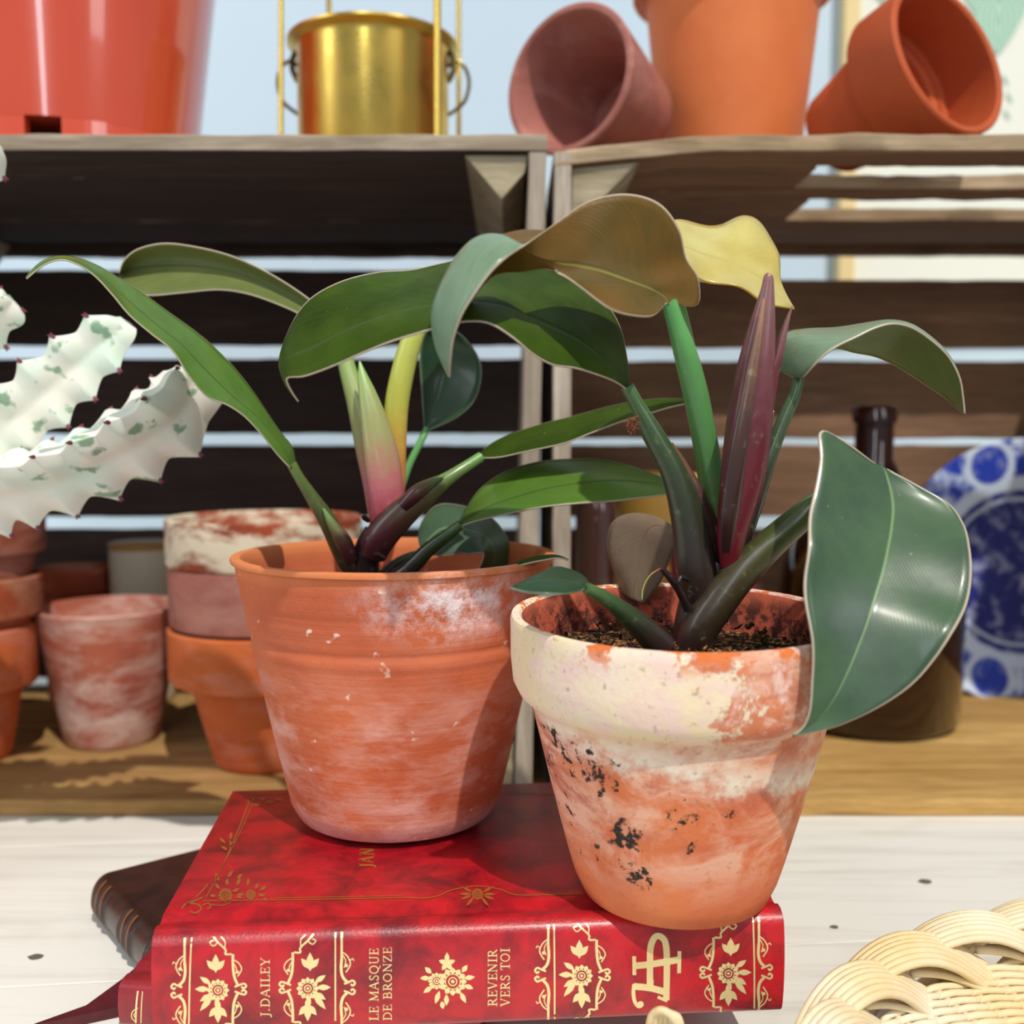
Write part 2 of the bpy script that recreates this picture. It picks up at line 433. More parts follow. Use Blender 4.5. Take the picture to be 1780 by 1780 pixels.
clay_pot(-62, .672, FZ, 116, 70, 1086, 10, .040, TC['orange'], 'bright orange terracotta pot at the photo edge, lowest of its stack')
clay_pot(-50, .672, .070, 114, 80, 1000, 5, .026, TC['rust'], 'rusty pot in the middle of the stack below the pale cactus')
clay_pot(-50, .672, .108, 118, 84, 880, 4, .030, TC['brown'], 'dark brown pot on top of the stack below the pale cactus')
clay_pot(130, .835, FZ, 66, 48, 985, 5, .02, TC['rust'], 'rust coloured shallow-rimmed pot in shade behind the limed pot')
cj = clay_pot(248, .828, FZ, 56, 50, 952, 0, 0, plain('cream_glaze', srgb(214, 206, 184), .35), 'cream glazed jar at the back of the left crate', 'jar', name='ceramic_jar')
p_ = at(248, 952, .828); rj = pxr(56, p_)
lathe('jar_rim', [(rj*.9, 0), (rj*1.02, .001), (rj*1.02, .005), (rj*.9, .006)], p_ - Vector((0, 0, .001)), plain('tan_glaze', srgb(176, 130, 70), .4), cj)

# on top of the crates
TZ = H + .0004
# large glazed planter
gm = MT('coral_glaze', .22, .6); gn = gm.noise(gm.coord('Object', (1, 1, .4)), 14, 3)
gm.set(color=gm.mix(gn, srgb(214, 84, 54), srgb(200, 70, 46)), coat=.9, coatr=.04)
pc = at(128, 235, .70); RT = pxr(232, pc)
pl = empty('glazed_planter', (pc.x, .70, TZ)); tag(pl, 'large glossy coral red glazed planter with a dark drain notch', 'planter')
prof = [(0, .0196), (RT * .8955, .0196), (RT * 1.16, .21), (RT * 1.14, .212), (RT * 1.08, .21), (RT * .84, .03), (0, .03)]
lathe('planter_body', prof, (pc.x, .70, TZ), gm.m, pl, seg=96)
# foot ring with a rectangular notch facing the room
mb = MB(); seg = 120
na = math.atan2(-1, (at(79, 220, .62).x - pc.x) / .085)
for j in range(seg):
    a0 = 2 * math.pi * j / seg; a1 = 2 * math.pi * (j + 1) / seg; am = (a0 + a1) / 2
    d = (am - na + math.pi) % (2 * math.pi) - math.pi
    if abs(d) < .135: continue
    ro, ri = RT * .8955, RT * .80
    q = [Vector((pc.x + r * math.cos(a), .70 + r * math.sin(a), TZ + z)) for z in (0, .0195) for (r, a) in ((ro, a0), (ro, a1), (ri, a1), (ri, a0))]
    mb.add(q, [(0, 1, 5, 4), (1, 2, 6, 5), (2, 3, 7, 6), (3, 0, 4, 7), (4, 5, 6, 7), (3, 2, 1, 0)])
mb.build('foot_ring', gm.m, pl, smooth=False)

# brass pot
br = MT('brass', .3); bn = br.noise(br.coord('Object', (1, 1, 1)), 40, 4); 
br.set(color=br.mix(bn, srgb(236, 204, 104), srgb(206, 168, 80)), metal=1.0, rough=br.ramp(bn, [(.3, .22), (.7, .42)])); BR = br.m
bp = at(650, 235, .70); rb_ = pxr(130, at(650, 150, .70))
bt = empty('brass_pot', (bp.x, .70, TZ)); tag(bt, 'round brass pot with flared rim and two ring handles on the left crate', 'pot')
zr = at(650, 84, .70).z - TZ
prof = [(0, 0), (rb_ * .98, 0), (rb_, .002), (rb_ * 1.0, zr - .006), (rb_ * 1.02, zr - .003), (rb_ * 1.13, zr), (rb_ * 1.13, zr + .0016), (rb_ * 1.01, zr - .0005), (rb_ * .975, zr - .006), (rb_ * .96, .003), (0, .003)]
lathe('pot_body', prof, (bp.x, .70, TZ), BR, bt, seg=96)
DB = plain('dark_bronze', srgb(110, 98, 60), .35, metal=1.0)
for s in (-1, 1):
    P = []; 
    arc = [(rb_*1.0, zr-.012), (rb_*1.10, zr-.008), (rb_*1.22, zr-.012), (rb_*1.28, zr-.022), (rb_*1.22, zr-.034), (rb_*1.06, zr-.041), (rb_*.995, zr-.043)]
    Q = catmull([Vector((bp.x + s * a, .70, TZ + b)) for a, b in arc], 24)
    v, f, u = tube_data(Q, [.0013] * 24, 8); mesh('ring_handle', v, f, DB, bt, u)
    Q = catmull([Vector((bp.x + s * a, .6985, TZ + b)) for a, b in [(rb_*.99, zr-.002), (rb_*1.06, zr-.006), (rb_*1.075, zr-.014), (rb_*1.0, zr-.022)]], 14)
    v, f, u = tube_data(Q, [.002] * 14, 8); mesh('handle_bracket', v, f, DB, bt, u)
# brass rod stand round it
rs = empty('rod_stand', (bp.x, .70, TZ)); tag(rs, 'thin brass rod stand with four upright rods around the brass pot', 'plant stand')
BRL = plain('bright_brass', srgb(226, 196, 96), .25, metal=1.0)
rods = [(487, .655, 4.6, 230), (760, .635, 6.5, 230), (570, .765, 4.5, 230), (797, .745, 4.2, 230)]
tops_ = []
for (px, Y, rr, yb) in rods:
    b = at(px, 200, Y); b.z = TZ + .002; a = at(px + (2 if px < 700 else -0), -160, Y)
    v, f, u = tube_data([b, (a + b) / 2, a], [pxr(rr, b)] * 3, 12); mesh('rod', v, f, BRL, rs, u); tops_.append(a)
ringc = sum(tops_, Vector()) / 4
for zz in (TZ + .002, tops_[0].z):
    P = [Vector((t.x, t.y, zz)) for t in (tops_[0], tops_[1], tops_[3], tops_[2], tops_[0])]
    for i in range(4):
        v, f, u = tube_data([P[i], (P[i]+P[i+1])/2, P[i+1]], [.0016] * 3, 10); mesh('cross_bar', v, f, BRL, rs, u)

# tilted brown pot (lies on its side)
def lying(name, mc, n, Rm, Rb, L, mat, label, rimh=0, rim=0, th=.005):
    n = Vector(n).normalized(); base = Vector(mc) - n * L
    v, f, u = lathe_data(pot_prof(Rm, Rb, L, rim, rimh, th), (0, 0, 0), 72, n)
    o = mesh(name, v, f, mat, None, u); o.location = base; tag(o, label, 'plant pot'); return o
mc = at(986, 137, .655)
lying('clay_pot', mc, (-.60, -.79, .08), pxr(131, mc), pxr(86, mc), .082, TC['mauve'], 'mauve brown clay pot tipped on its side with its mouth showing', th=.0052)
# upright orange pot
clay_pot(1275, .750, TZ - .001, 174, 114, -108, 13, .042, TC['smooth'], 'large smooth orange terracotta pot standing upright between two tipped pots', zt=None)
# tilted orange pot
mc = at(1652, 98, .632)
lying('clay_pot', mc, (.50, -.83, .27), pxr(144, mc), pxr(80, mc), .092, TC['deep'], 'orange terracotta pot with wide collar tipped over at the right', rimh=.036, rim=.005)

# right crate contents
gl = MT('amber_glass', .05, .6); gl.set(color=srgb(66, 20, 12), trans=.75, IOR=1.45, coat=.6); AMB = gl.m
jp = at(1506, 1285, .765); rj = pxr(150, jp)
zn = at(1506, 705, .765).z; zs = at(1506, 850, .765).z; z_s2 = at(1506, 985, .765).z
rn = pxr(33, at(1506, 760, .765))
prof = [(0, 0), (rj*.9, 0), (rj, .006), (rj*1.02, z_s2 - FZ - .02), (rj*.98, z_s2 - FZ), (rj*.72, (z_s2+zs)/2 - FZ + .012), (rn*1.5, zs - FZ + .008), (rn, zs - FZ + .022), (rn*.98, zn - FZ - .014),
        (rn*1.12, zn - FZ - .013), (rn*1.16, zn-FZ-.002), (rn, zn - FZ), (rn*.7, zn-FZ), (rn*.7, zs-FZ+.02), (rj*.68, (z_s2+zs)/2-FZ+.006), (rj*.94, z_s2-FZ-.006), (rj*.94, .008), (0, .006)]
o = lathe('glass_jug', prof, (0, 0, 0), AMB, seg=64, sharp=60); o.location = (jp.x, .765, FZ); tag(o, 'dark amber glass jug with a narrow neck behind the big drooping leaf', 'jug')
dk = MT('dark_glazed', .12, .6); dk.set(color=srgb(58, 30, 24), coat=.8)
bp2 = at(1036, 1000, .74); r2 = pxr(36, bp2)
zt2 = at(1036, 862, .74).z
prof = [(0, 0), (r2, 0), (r2 * 1.05, .01), (r2 * 1.05, .06), (r2 * .9, .075), (r2, .09), (r2, zt2 - FZ - .01), (r2 * .8, zt2 - FZ), (r2 * .6, zt2 - FZ), (r2*.6, .01), (0, .01)]
o = lathe('glass_bottle', prof, (0, 0, 0), dk.m, seg=48, sharp=60); o.location = (bp2.x, .74, FZ); tag(o, 'slim dark glossy bottle just inside the right crate', 'bottle')
clay_pot(1150, .80, FZ, 78, 66, 822, 0, 0, plain('yellow_glaze', srgb(226, 176, 84), .4), 'yellow glazed jar behind the stems of the right plant', 'jar', name='ceramic_jar')
clay_pot(1240, .722, FZ, 76, 62, 935, 0, 0, plain('magenta_glaze', srgb(150, 44, 74), .3), 'dark magenta glazed cup behind the right potted plant', 'cup', name='ceramic_cup')

# blue and white plate
pm = MT('blue_white_china', .15, .6); pu = pm.tc.outputs['UV']
def ringmask(cx, cy, r0, r1):
    d = pm.n('ShaderNodeVectorMath', {0: pu, 1: (cx, cy, 0)}, operation='DISTANCE').outputs['Value']
    return pm.math('MULTIPLY', pm.ramp(d, [(r0 - .012, .0), (r0 + .012, 1.0)]), pm.ramp(d, [(r1 - .012, 1.0), (r1 + .012, .0)])), d
wn = pm.noise(pm.n('ShaderNodeMapping', {'Vector': pu, 'Scale': (1, 1, 1)}).outputs[0], 7, 5, .6, .3)
white = srgb(206, 220, 240); blue = srgb(40, 66, 178); navy = srgb(34, 44, 120)
rad = pm.n('ShaderNodeVectorMath', {0: pu, 1: (0, 0, 0)}, operation='DISTANCE').outputs['Value']
col = pm.mix(pm.ramp(wn, [(.44, .0), (.6, 1.0)]), blue, white)
ctr = pm.mix(pm.ramp(wn, [(.5, .0), (.66, 1.0)]), navy, srgb(150, 156, 190))
def blend(mask, a, b): return pm.mix(mask, a, b)
col = blend(pm.ramp(rad, [(.60, 1.0), (.63, .0)]), col, ctr)
m1, _ = ringmask(0, 0, .62, .72); col = blend(m1, col, white)
m1, _ = ringmask(0, 0, .54, .56); col = blend(m1, col, white)
for (cx, cy) in ((-.27, .80), (-.28, -.78), (-.83, .1), (.27, .8), (.83, .1), (.28, -.78)):
    m1, d = ringmask(cx, cy, .145, .19); inner = pm.ramp(d, [(.145, 1.0), (.16, .0)])
    col = blend(inner, col, pm.mix(pm.ramp(wn, [(.5, .0), (.8, .7)]), blue, white)); col = blend(m1, col, white)
pm.set(color=col)
pc_ = at(1776, 994, .852); RP = pxr(231, pc_)
nrm = Vector((0, -1, .09)).normalized(); qq = Vector((0, 0, 1)).rotation_difference(nrm)
vs = []; us = []; fs = []; prof = [(0, 0), (.3, 0), (.56, .0), (.62, .004), (.8, .009), (.985, .014), (1.0, .0128), (.98, .0115), (.8, .006), (.62, .0005), (.5, -.003), (0, -.003)]
seg = 96
ex = Vector((1, 0, 0)); ey = nrm.cross(ex).normalized();
if ey.z < 0: ey = -ey
for (r, z) in prof:
    for j in range(seg):
        a = 2 * math.pi * j / seg; vs.append(pc_ + ex * (r * RP * math.cos(a)) + ey * (r * RP * math.sin(a)) + nrm * (z - .002)); us.append((r * math.cos(a), r * math.sin(a)))
for i in range(len(prof) - 1):
    for j in range(seg):
        k = (j + 1) % seg; fs.append((i*seg+j, i*seg+k, (i+1)*seg+k, (i+1)*seg+j))
tag(mesh('china_plate', vs, fs, pm.m, None, us), 'blue and white china plate leaning upright at the back of the right crate', 'plate')

# ================================================================== BOOKS
def leather(name, a, b, rough=.38, spec=.5, coat=.35, sc=60):
    m = MT(name, rough, spec); v = m.coord('Object', (1, 1, 1), False)
    n = m.noise(v, sc, 5, .65, .5); n2 = m.noise(v, 900, 3, .6)
    m.set(color=m.mix(m.ramp(n, [(.40, .0), (.66, 1.0)]), a, b), coat=coat, coatr=.28); m.bump(n2, .5, .0004); return m.m
RED = leather('red_leather', srgb(184, 18, 32), srgb(112, 10, 24))
RED2 = leather('rose_leather', srgb(150, 34, 44), srgb(120, 24, 34))
MAR = leather('maroon_leather', srgb(92, 18, 28), srgb(66, 14, 22), .6, coat=.0)
BRN = leather('brown_leather', srgb(56, 28, 20), srgb(28, 15, 13), .35)
pg = MT('book_pages', .8, .2); pgn = pg.noise(pg.coord('Object', (2, 2, 900), False), 1.2, 2); pg.set(color=pg.mix(pgn, srgb(206, 186, 148), srgb(232, 218, 188)))
gd = MT('gilt_foil', .32); gdn = gd.noise(gd.coord('Object', (1, 1, 1), False), 600, 2); gd.set(color=srgb(246, 228, 168), metal=.6, rough=gd.ramp(gdn, [(.3, .28), (.7, .5)])); GOLD = gd.m
gf = MT('worn_gilt', .5); gf.set(color=srgb(172, 104, 50), metal=.35); GWORN = gf.m
BT = .0368                       # thickness of the top book
BZ0 = CAMZ - .164 - BT; BZ1 = BZ0 + BT
def spine_w(v, T, bulge, sh):    # inward distance of the spine face at height fraction v
    s = abs(2 * v - 1)
    return -bulge * (1 - s ** 2.2) + (sh * max(0, (s - .82) / .18) ** 2)
def make_book(name, o, ang, L, Wd, T, z0, cover, label, bulge=.0022, sh=.0028, th=.0026, bands=None, groove=True):
    t = empty(name, (o[0], o[1], z0)); tag(t, label, 'book')
    eu = Vector((math.cos(ang), math.sin(ang), 0)); ew = Vector((-math.sin(ang), math.cos(ang), 0)); ez = Vector((0, 0, 1))
    O = Vector((o[0], o[1], z0))
    outer = []
    n = 26
    for i in range(n + 1):
        vv = i / n; outer.append((spine_w(vv, T, bulge, sh), vv * T))
    top = [(.0042, T + .0002), (.0062, T + .0001), (.0085, T - .0013), (.0115, T - .0012), (.014, T), (.020, T), (Wd - .001, T), (Wd, T - .0008), (Wd, T - th + .0006), (Wd - .0006, T - th)]
    if not groove: top = [(.004, T), (.02, T), (Wd - .001, T), (Wd, T - .001), (Wd, T - th + .0006), (Wd - .0006, T - th)]
    innr = [(.012, T - th - .0008), (.004, T - th - .002), (.0025, T * .5), (.004, th + .002), (.012, th + .0008)]
    bot = [(a, T - b) for a, b in top[::-1]]
    prof = outer + top + innr + bot
    m = len(prof); vs = []; us = []; fs = []
    nu = 40
    for i in range(nu + 1):
        uu = L * i / nu
        e = min(uu, L - uu)
        for (a, b) in prof: 
            vs.append(O + eu * uu + ew * a + ez * b); us.append((uu, b))
    for i in range(nu):
        for k in range(m):
            k2 = (k + 1) % m; fs.append((i*m+k, i*m+k2, (i+1)*m+k2, (i+1)*m+k))
    bm = bmesh.new()
    cap = [O + ew * a + ez * b for a, b in prof]
    fs.append(tuple(range(m - 1, -1, -1))); fs.append(tuple(range(nu*m, nu*m+m)))
    mesh('cover', vs, fs, cover, t, us, sharp=50)
    bx, bf = box_data(.003, L - .003, .005, Wd - .003, th + .0004, T - th - .0004, bev=.0003)
    bx = [O + eu * p.x + ew * p.y + ez * p.z for p in bx]; mesh('page_block', bx, bf, pg.m, t, smooth=False)
    return t, O, eu, ew, ez
fl = on(266, 1622, BZ1)
BA = R(4.4)
BL = .2135
top_book, BO, EU, EW, EZ = make_book('hardcover_book', (fl.x, fl.y - .001), BA, BL, .139, BT, BZ0, RED, 'thick red leather hardcover with gilt spine, both potted plants standing on it')
def spine_pt(px, py, off=.00012, T=BT, O=None, eu=None, ew=None, bulge=.0022, sh=.0028):
    O = O or BO; eu = eu or EU; ew = ew or EW
    r = ray(px, py); cpos = Vector((0, 0, CAMZ)); wv = -bulge * .7; z = 0
    for _ in range(3):
        P0 = O + ew * wv; t = (P0 - cpos).dot(ew) / r.dot(ew); p = cpos + r * t; z = p.z - O.z; v_ = min(1, max(0, z / T)); wv = spine_w(v_, T, bulge, sh)
    u = (p - O).dot(eu); z = min(max(z, .0007), T - .0016)
    wv = spine_w(z / T, T, bulge, sh)
    return O + eu * u + Vector((0, 0, z)) + ew * (wv - off)
class Gilt:
    def __init__(s, f): s.f = f; s.mb = MB()
    def strip(s, pts, wd, n=None, taper=False):
        """pts in photo pixels -> strip of width wd px"""
        P = [Vector((a, b, 0)) for a, b in pts]
        if len(P) > 2: P = catmull(P, n or max(6, len(P) * 4))
        elif (P[1]-P[0]).length > 20: P = catmull([P[0], (P[0]+P[1])/2, P[1]], 9)
        vs = []; N_ = len(P)
        for i, p in enumerate(P):
            d = (P[min(i+1, N_-1)] - P[max(i-1, 0)]); d.normalize(); nn = Vector((-d.y, d.x, 0)); w_ = wd / 2 * ((1 - .75 * i / (N_-1)) if taper else 1)
            for sg in (-1, 1): q = p + nn * (w_ * sg); vs.append(s.f(q.x, q.y))
        s.mb.add(vs, [(2*i, 2*i+1, 2*i+3, 2*i+2) for i in range(N_-1)])
    def poly(s, pts): s.mb.add([s.f(a, b) for a, b in pts], [tuple(range(len(pts)))])
    def petal(s, x, y, ang, L, wd):
        c_, s_ = math.cos(ang), math.sin(ang); out = []
        prof = [(0, 0), (.2, .6), (.45, 1), (.7, .75), (1, 0), (.7, -.75), (.45, -1), (.2, -.6)]
        s.poly([(x + c_ * a * L - s_ * b * wd / 2, y + s_ * a * L + c_ * b * wd / 2) for a, b in prof])
    def disc(s, x, y, r, n=12): s.poly([(x + r * math.cos(2*math.pi*i/n), y + r * math.sin(2*math.pi*i/n)) for i in range(n)])
    def ring(s, x, y, r, wd, n=20): 
        P = [(x + r * math.cos(2*math.pi*i/n), y + r * math.sin(2*math.pi*i/n)) for i in range(n + 1)]
        vs = []
        for i in range(n + 1):
            a = 2*math.pi*i/n
            for q in (r - wd/2, r + wd/2): vs.append(s.f(x + q*math.cos(a), y + q*math.sin(a)))
        s.mb.add(vs, [(2*i, 2*i+1, 2*i+3, 2*i+2) for i in range(n)])
    def build(s, name, mat, parent):
        o = s.mb.build(name, mat, parent, smooth=False); s.mb = MB(); return o
PI = math.pi
def flower(g, x, y, r):
    for i in range(12): g.petal(x + r*.62*math.cos(i*PI/6), y + r*.62*math.sin(i*PI/6), i*PI/6, r*.55, r*.5)
    g.ring(x, y, r * .62, 1.6); g.ring(x, y, r * .34, 2.0, 14); g.disc(x, y, r * .15)
def scroll(g, x, y, r, sx, sy, wd=4):
    """small volute starting at x,y curling outwards"""
    pts = [(x, y)] + [(x + sx * (r + (r - i * r * .1) * -math.cos(i * .7)), y - sy * ((r - i * r * .1) * math.sin(i * .7)) ) for i in range(1, 8)]
    g.strip(pts, wd)
def border(g, x, s, yt, ym, yb):
    """thick rule with scrolling leaf bracket on side s"""
    for (y0, sg, h) in ((ym, -1, ym - yt), (ym, 1, yb - ym)):
        g.strip([(x, y0 + sg * h), (x, y0 + sg * 48)], 4.2)
        g.strip([(x, y0 + sg * 50), (x - s*1, y0 + sg * 32), (x + s*2, y0 + sg * 18), (x + s*10, y0 + sg * 9)], 5)
        g.strip([(x + s*4, y0 + sg*6), (x + s*12, y0 + sg*9), (x + s*19, y0 + sg*12), (x + s*23, y0 + sg*7), (x + s*19, y0 + sg*3), (x + s*16, y0 + sg*6)], 3.6)
        g.strip([(x, y0 + sg * 62), (x + s*10, y0 + sg * 54), (x + s*15, y0 + sg * 40), (x + s*7, y0 + sg * 26)], 2.4)
        g.strip([(x + s*2, y0 + sg * 56), (x + s*7, y0 + sg * 46), (x + s*4, y0 + sg * 34)], 1.8)
        g.disc(x + s*8, y0 + sg * 38, 3.2); g.strip([(x + s*14, y0 + sg*46), (x + s*19, y0 + sg*50), (x + s*21, y0 + sg*46)], 1.8)
def panel(g, cx, cy, s):
    """curving bracket on side s of a flower with leaf sprays"""
    bx = cx + s * 26
    for sg in (-1, 1):
        g.strip([(bx, cy + sg*60.8), (bx, cy + sg*43.7), (bx + s*2, cy + sg*23.4), (bx + s*8, cy + sg*7.8)], 4.6)
        g.strip([(bx - s*2, cy + sg*60.8), (bx - s*13, cy + sg*60.8), (bx - s*13, cy + sg*68.6), (bx - s*26, cy + sg*81.1), (bx - s*36, cy + sg*92.0)], 3.6, 18)
        g.strip([(bx - s*14, cy + sg*71.8), (bx - s*14, cy + sg*82.7), (bx - s*22, cy + sg*90.5)], 2.2)
        g.strip([(bx - s*26, cy + sg*81.1), (bx - s*34, cy + sg*74.9), (bx - s*40, cy + sg*81.1), (bx - s*34, cy + sg*84.2)], 2.4)
        g.strip([(bx, cy + sg*51.5), (bx + s*10, cy + sg*45.2), (bx + s*15, cy + sg*34.3), (bx + s*8, cy + sg*21.8)], 2.2)
        g.strip([(bx + s*1, cy + sg*45.2), (bx + s*6, cy + sg*35.9), (bx + s*5, cy + sg*26.5)], 1.8); g.disc(bx + s*8, cy + sg*29.6, 2.8)
        g.strip([(bx + s*3, cy + sg*3.9), (bx + s*13, cy + sg*7.8), (bx + s*20, cy + sg*9.4), (bx + s*23, cy + sg*4.7), (bx + s*18, cy + sg*1.6), (bx + s*15, cy + sg*4.7)], 3.6)
    flower(g, cx, cy + 2, 17)
    for ang, L, wd, ox, oy in ((PI*.5-.0, 30, 11, 0, 30), (PI*.5+.7, 22, 9, 0, 34), (PI*.5-.7, 22, 9, 0, 34)):
        g.petal(cx + ox, cy + oy - 4, ang, L * 1.1, wd * 1.25); g.petal(cx + ox - s*4, cy - oy + 2, -ang, L * 1.1, wd * 1.25)
    for ang, L, wd in ((PI, 22, 9), (PI-.6, 20, 8), (PI+.6, 20, 8), (PI*.75-.1, 30, 9), (PI*.42, 24, 9)):
        a = ang if s > 0 else PI - ang
        g.petal(cx - s*15*abs(math.cos(ang)), cy + 15*math.sin(ang), a, L * 1.15, wd * 1.2)
g = Gilt(spine_pt)
# rules and borders (positions read along the spine)
gx = lambda x: 0
def rule_pair(x, s_, yt, ym, yb, line):
    border(g, x, s_, yt, ym, yb); g.strip(line, 2.8); g.build('gilt_border', GOLD, top_book)
rule_pair(321, -1, 1627, 1722, 1818, [(333, 1626), (330, 1700), (328, 1800)])
rule_pair(594, 1, 1619, 1716, 1803, [(583, 1620), (583, 1700), (583, 1805)])
rule_pair(953, -1, 1605, 1694, 1780, [(963, 1604), (964, 1700), (964, 1779)])
rule_pair(1319, 1, 1591, 1689, 1764, [(1309, 1592), (1311, 1680), (1311, 1762)])
for q in ((379, 1719, 1), (535, 1716, -1), (1011, 1694, 1), (1266, 1690, -1)):
    panel(g, *q); g.build('gilt_flowers', GOLD, top_book)
# diamond bouquet
flower(g, 787, 1706, 21); flower(g, 759, 1705, 13)
for a in range(5): g.petal(777, 1674, -PI/2 + a * 2*PI/5, 19 if a == 0 else 15, 9)
for (x, y, a, L) in ((748, 1700, PI, 18), (752, 1714, PI*.8, 20), (764, 1722, PI*.6, 24), (800, 1724, PI*.35, 22), (806, 1700, -.1, 20), (806, 1712, .35, 18), (750, 1692, -PI*.75, 16), (803, 1690, -PI*.3, 16), (776, 1728, PI*.5, 20), (768, 1740, PI*.45, 14)): g.petal(x, y, a, L, 9)
g.build('gilt_flowers', GOLD, top_book)
# lettering: glyphs made of strokes on a unit-high box
def arc(cx, cy, rx, ry, a0, a1, n=10): return [(cx + rx*math.cos(R(a0+(a1-a0)*i/n)), cy + ry*math.sin(R(a0+(a1-a0)*i/n))) for i in range(n+1)]
TK, TN = .15, .075
def sf(x, y, w=.17): return ([(x-w, y), (x+w, y)], TN)
GLY = {
 'I': (.38, [([(.19, 0), (.19, 1)], TK), sf(.19, .03), sf(.19, .97)]),
 'L': (.62, [([(.18, 0), (.18, 1)], TK), sf(.18, .97), ([(.02, .03), (.6, .03)], TN), ([(.58, 0), (.6, .28)], TN)]),
 'E': (.64, [([(.18, 0), (.18, 1)], TK), ([(.02, .03), (.6, .03)], TN), ([(.02, .97), (.56, .97)], TN), ([(.18, .52), (.46, .52)], TN), ([(.58, 0), (.6, .26)], TN), ([(.55, 1), (.56, .76)], TN), ([(.46, .4), (.46, .64)], TN)]),
 'D': (.78, [([(.18, 0), (.18, 1)], TK), ([(.02, .03), (.36, .03)], TN), ([(.02, .97), (.36, .97)], TN), (arc(.34, .5, .36, .465, -88, 88), .13)]),
 'A': (.78, [([(.06, 0), (.38, 1)], TN), ([(.36, 1), (.68, 0)], TK), ([(.18, .34), (.56, .34)], TN), sf(.08, .03, .1), sf(.68, .03, .12)]),
 'Y': (.74, [([(.08, 1), (.37, .46)], TK), ([(.37, .46), (.64, 1)], TN), ([(.37, 0), (.37, .5)], TK), sf(.37, .03), sf(.1, .97, .11), sf(.64, .97, .1)]),
 'M': (.98, [([(.15, 0), (.17, 1)], TN), ([(.15, 1), (.47, .08)], TK), ([(.47, .08), (.8, 1)], TN), ([(.82, 0), (.8, 1)], TK), sf(.15, .03, .12), sf(.83, .03, .14), sf(.12, .97, .08), sf(.85, .97, .08)]),
 'S': (.56, [([(.46, .78), (.42, .93), (.26, .97), (.12, .86), (.14, .66), (.3, .52), (.44, .38), (.45, .14), (.3, .02), (.12, .06), (.07, .24)], .11)]),
 'Q': (.82, [(arc(.4, .5, .33, .46, 0, 360, 16), .12), ([(.44, .05), (.62, -.16), (.8, -.16)], .09)]),
 'O': (.82, [(arc(.4, .5, .33, .46, 0, 360, 16), .12)]),
 'U': (.78, [([(.17, 1), (.17, .3), (.26, .06), (.42, .02), (.58, .1), (.62, .34), (.62, 1)], .11), sf(.17, .97, .14), sf(.62, .97, .12)]),
 'B': (.68, [([(.18, 0), (.18, 1)], TK), ([(.02, .03), (.34, .03)], TN), ([(.02, .97), (.32, .97)], TN), ([(.18, .53), (.34, .53)], TN), (arc(.32, .75, .22, .22, -88, 88), .11), (arc(.33, .28, .27, .25, -88, 88), .12)]),
 'R': (.74, [([(.18, 0), (.18, 1)], TK), sf(.18, .03), ([(.02, .97), (.32, .97)], TN), ([(.18, .5), (.34, .5)], TN), (arc(.32, .735, .23, .235, -88, 88), .12), ([(.34, .5), (.66, .02)], TK), sf(.68, .03, .07)]),
 'N': (.84, [([(.16, 0), (.16, 1)], TN), ([(.14, 1), (.68, .02)], TK), ([(.68, 0), (.68, 1)], TN), sf(.16, .03, .12), sf(.68, .97, .12), sf(.1, .97, .08)]),
 'Z': (.66, [([(.06, .97), (.58, .97)], TN), ([(.56, .97), (.1, .03)], TK), ([(.06, .03), (.6, .03)], TN), ([(.07, .97), (.06, .74)], TN), ([(.6, .03), (.62, .28)], TN)]),
 'V': (.76, [([(.1, 1), (.38, 0)], TK), ([(.38, 0), (.66, 1)], TN), sf(.1, .97, .12), sf(.66, .97, .1)]),
 'T': (.68, [([(.34, 0), (.34, 1)], TK), sf(.34, .03), ([(.04, .97), (.64, .97)], TN), ([(.05, 1), (.04, .74)], TN), ([(.63, 1), (.64, .74)], TN)]),
 'J': (.44, [([(.26, 1), (.26, .1), (.16, -.16), (.0, -.14)], .13), sf(.26, .97)]),
 '.': (.28, [([(.07, .06), (.2, .06)], .14)]), ' ': (.32, []),
}
def text(g, s, x, y0, y1, h, x1=None):
    """baseline column x, reading upwards from pixel row y0 to y1, letters h px tall pointing left"""
    tot = sum(GLY[c][0] for c in s) + .06 * (len(s) - 1); k = (y0 - y1) / tot; a = 0; x1 = x if x1 is None else x1
    for c in s:
        wd, st_ = GLY[c]
        for pts, w_ in st_:
            q = []
            for (ux, uy) in pts:
                yy = y0 - (a + ux) * k; tt = (y0 - yy) / (y0 - y1); xb = x + (x1 - x) * tt
                q.append((xb - uy * h, yy))
            if len(q) == 2: g.strip(q, w_ * (h * .9))
            else: g.strip(q, w_ * h * .9, len(q) * 2)
        a += wd + .06
g = Gilt(spine_pt)
text(g, 'J.DAILEY', 469, 1768, 1664, 16); g.build('gilt_lettering', GOLD, top_book)
text(g, 'LE MASQUE', 658, 1774, 1648, 16); text(g, 'DE BRONZE', 681, 1774, 1646, 15); g.build('gilt_lettering', GOLD, top_book)
text(g, 'REVENIR', 864, 1749, 1650, 16); text(g, 'VERS TOI', 886, 1749, 1648, 16)
g.build('gilt_lettering', GOLD, top_book)
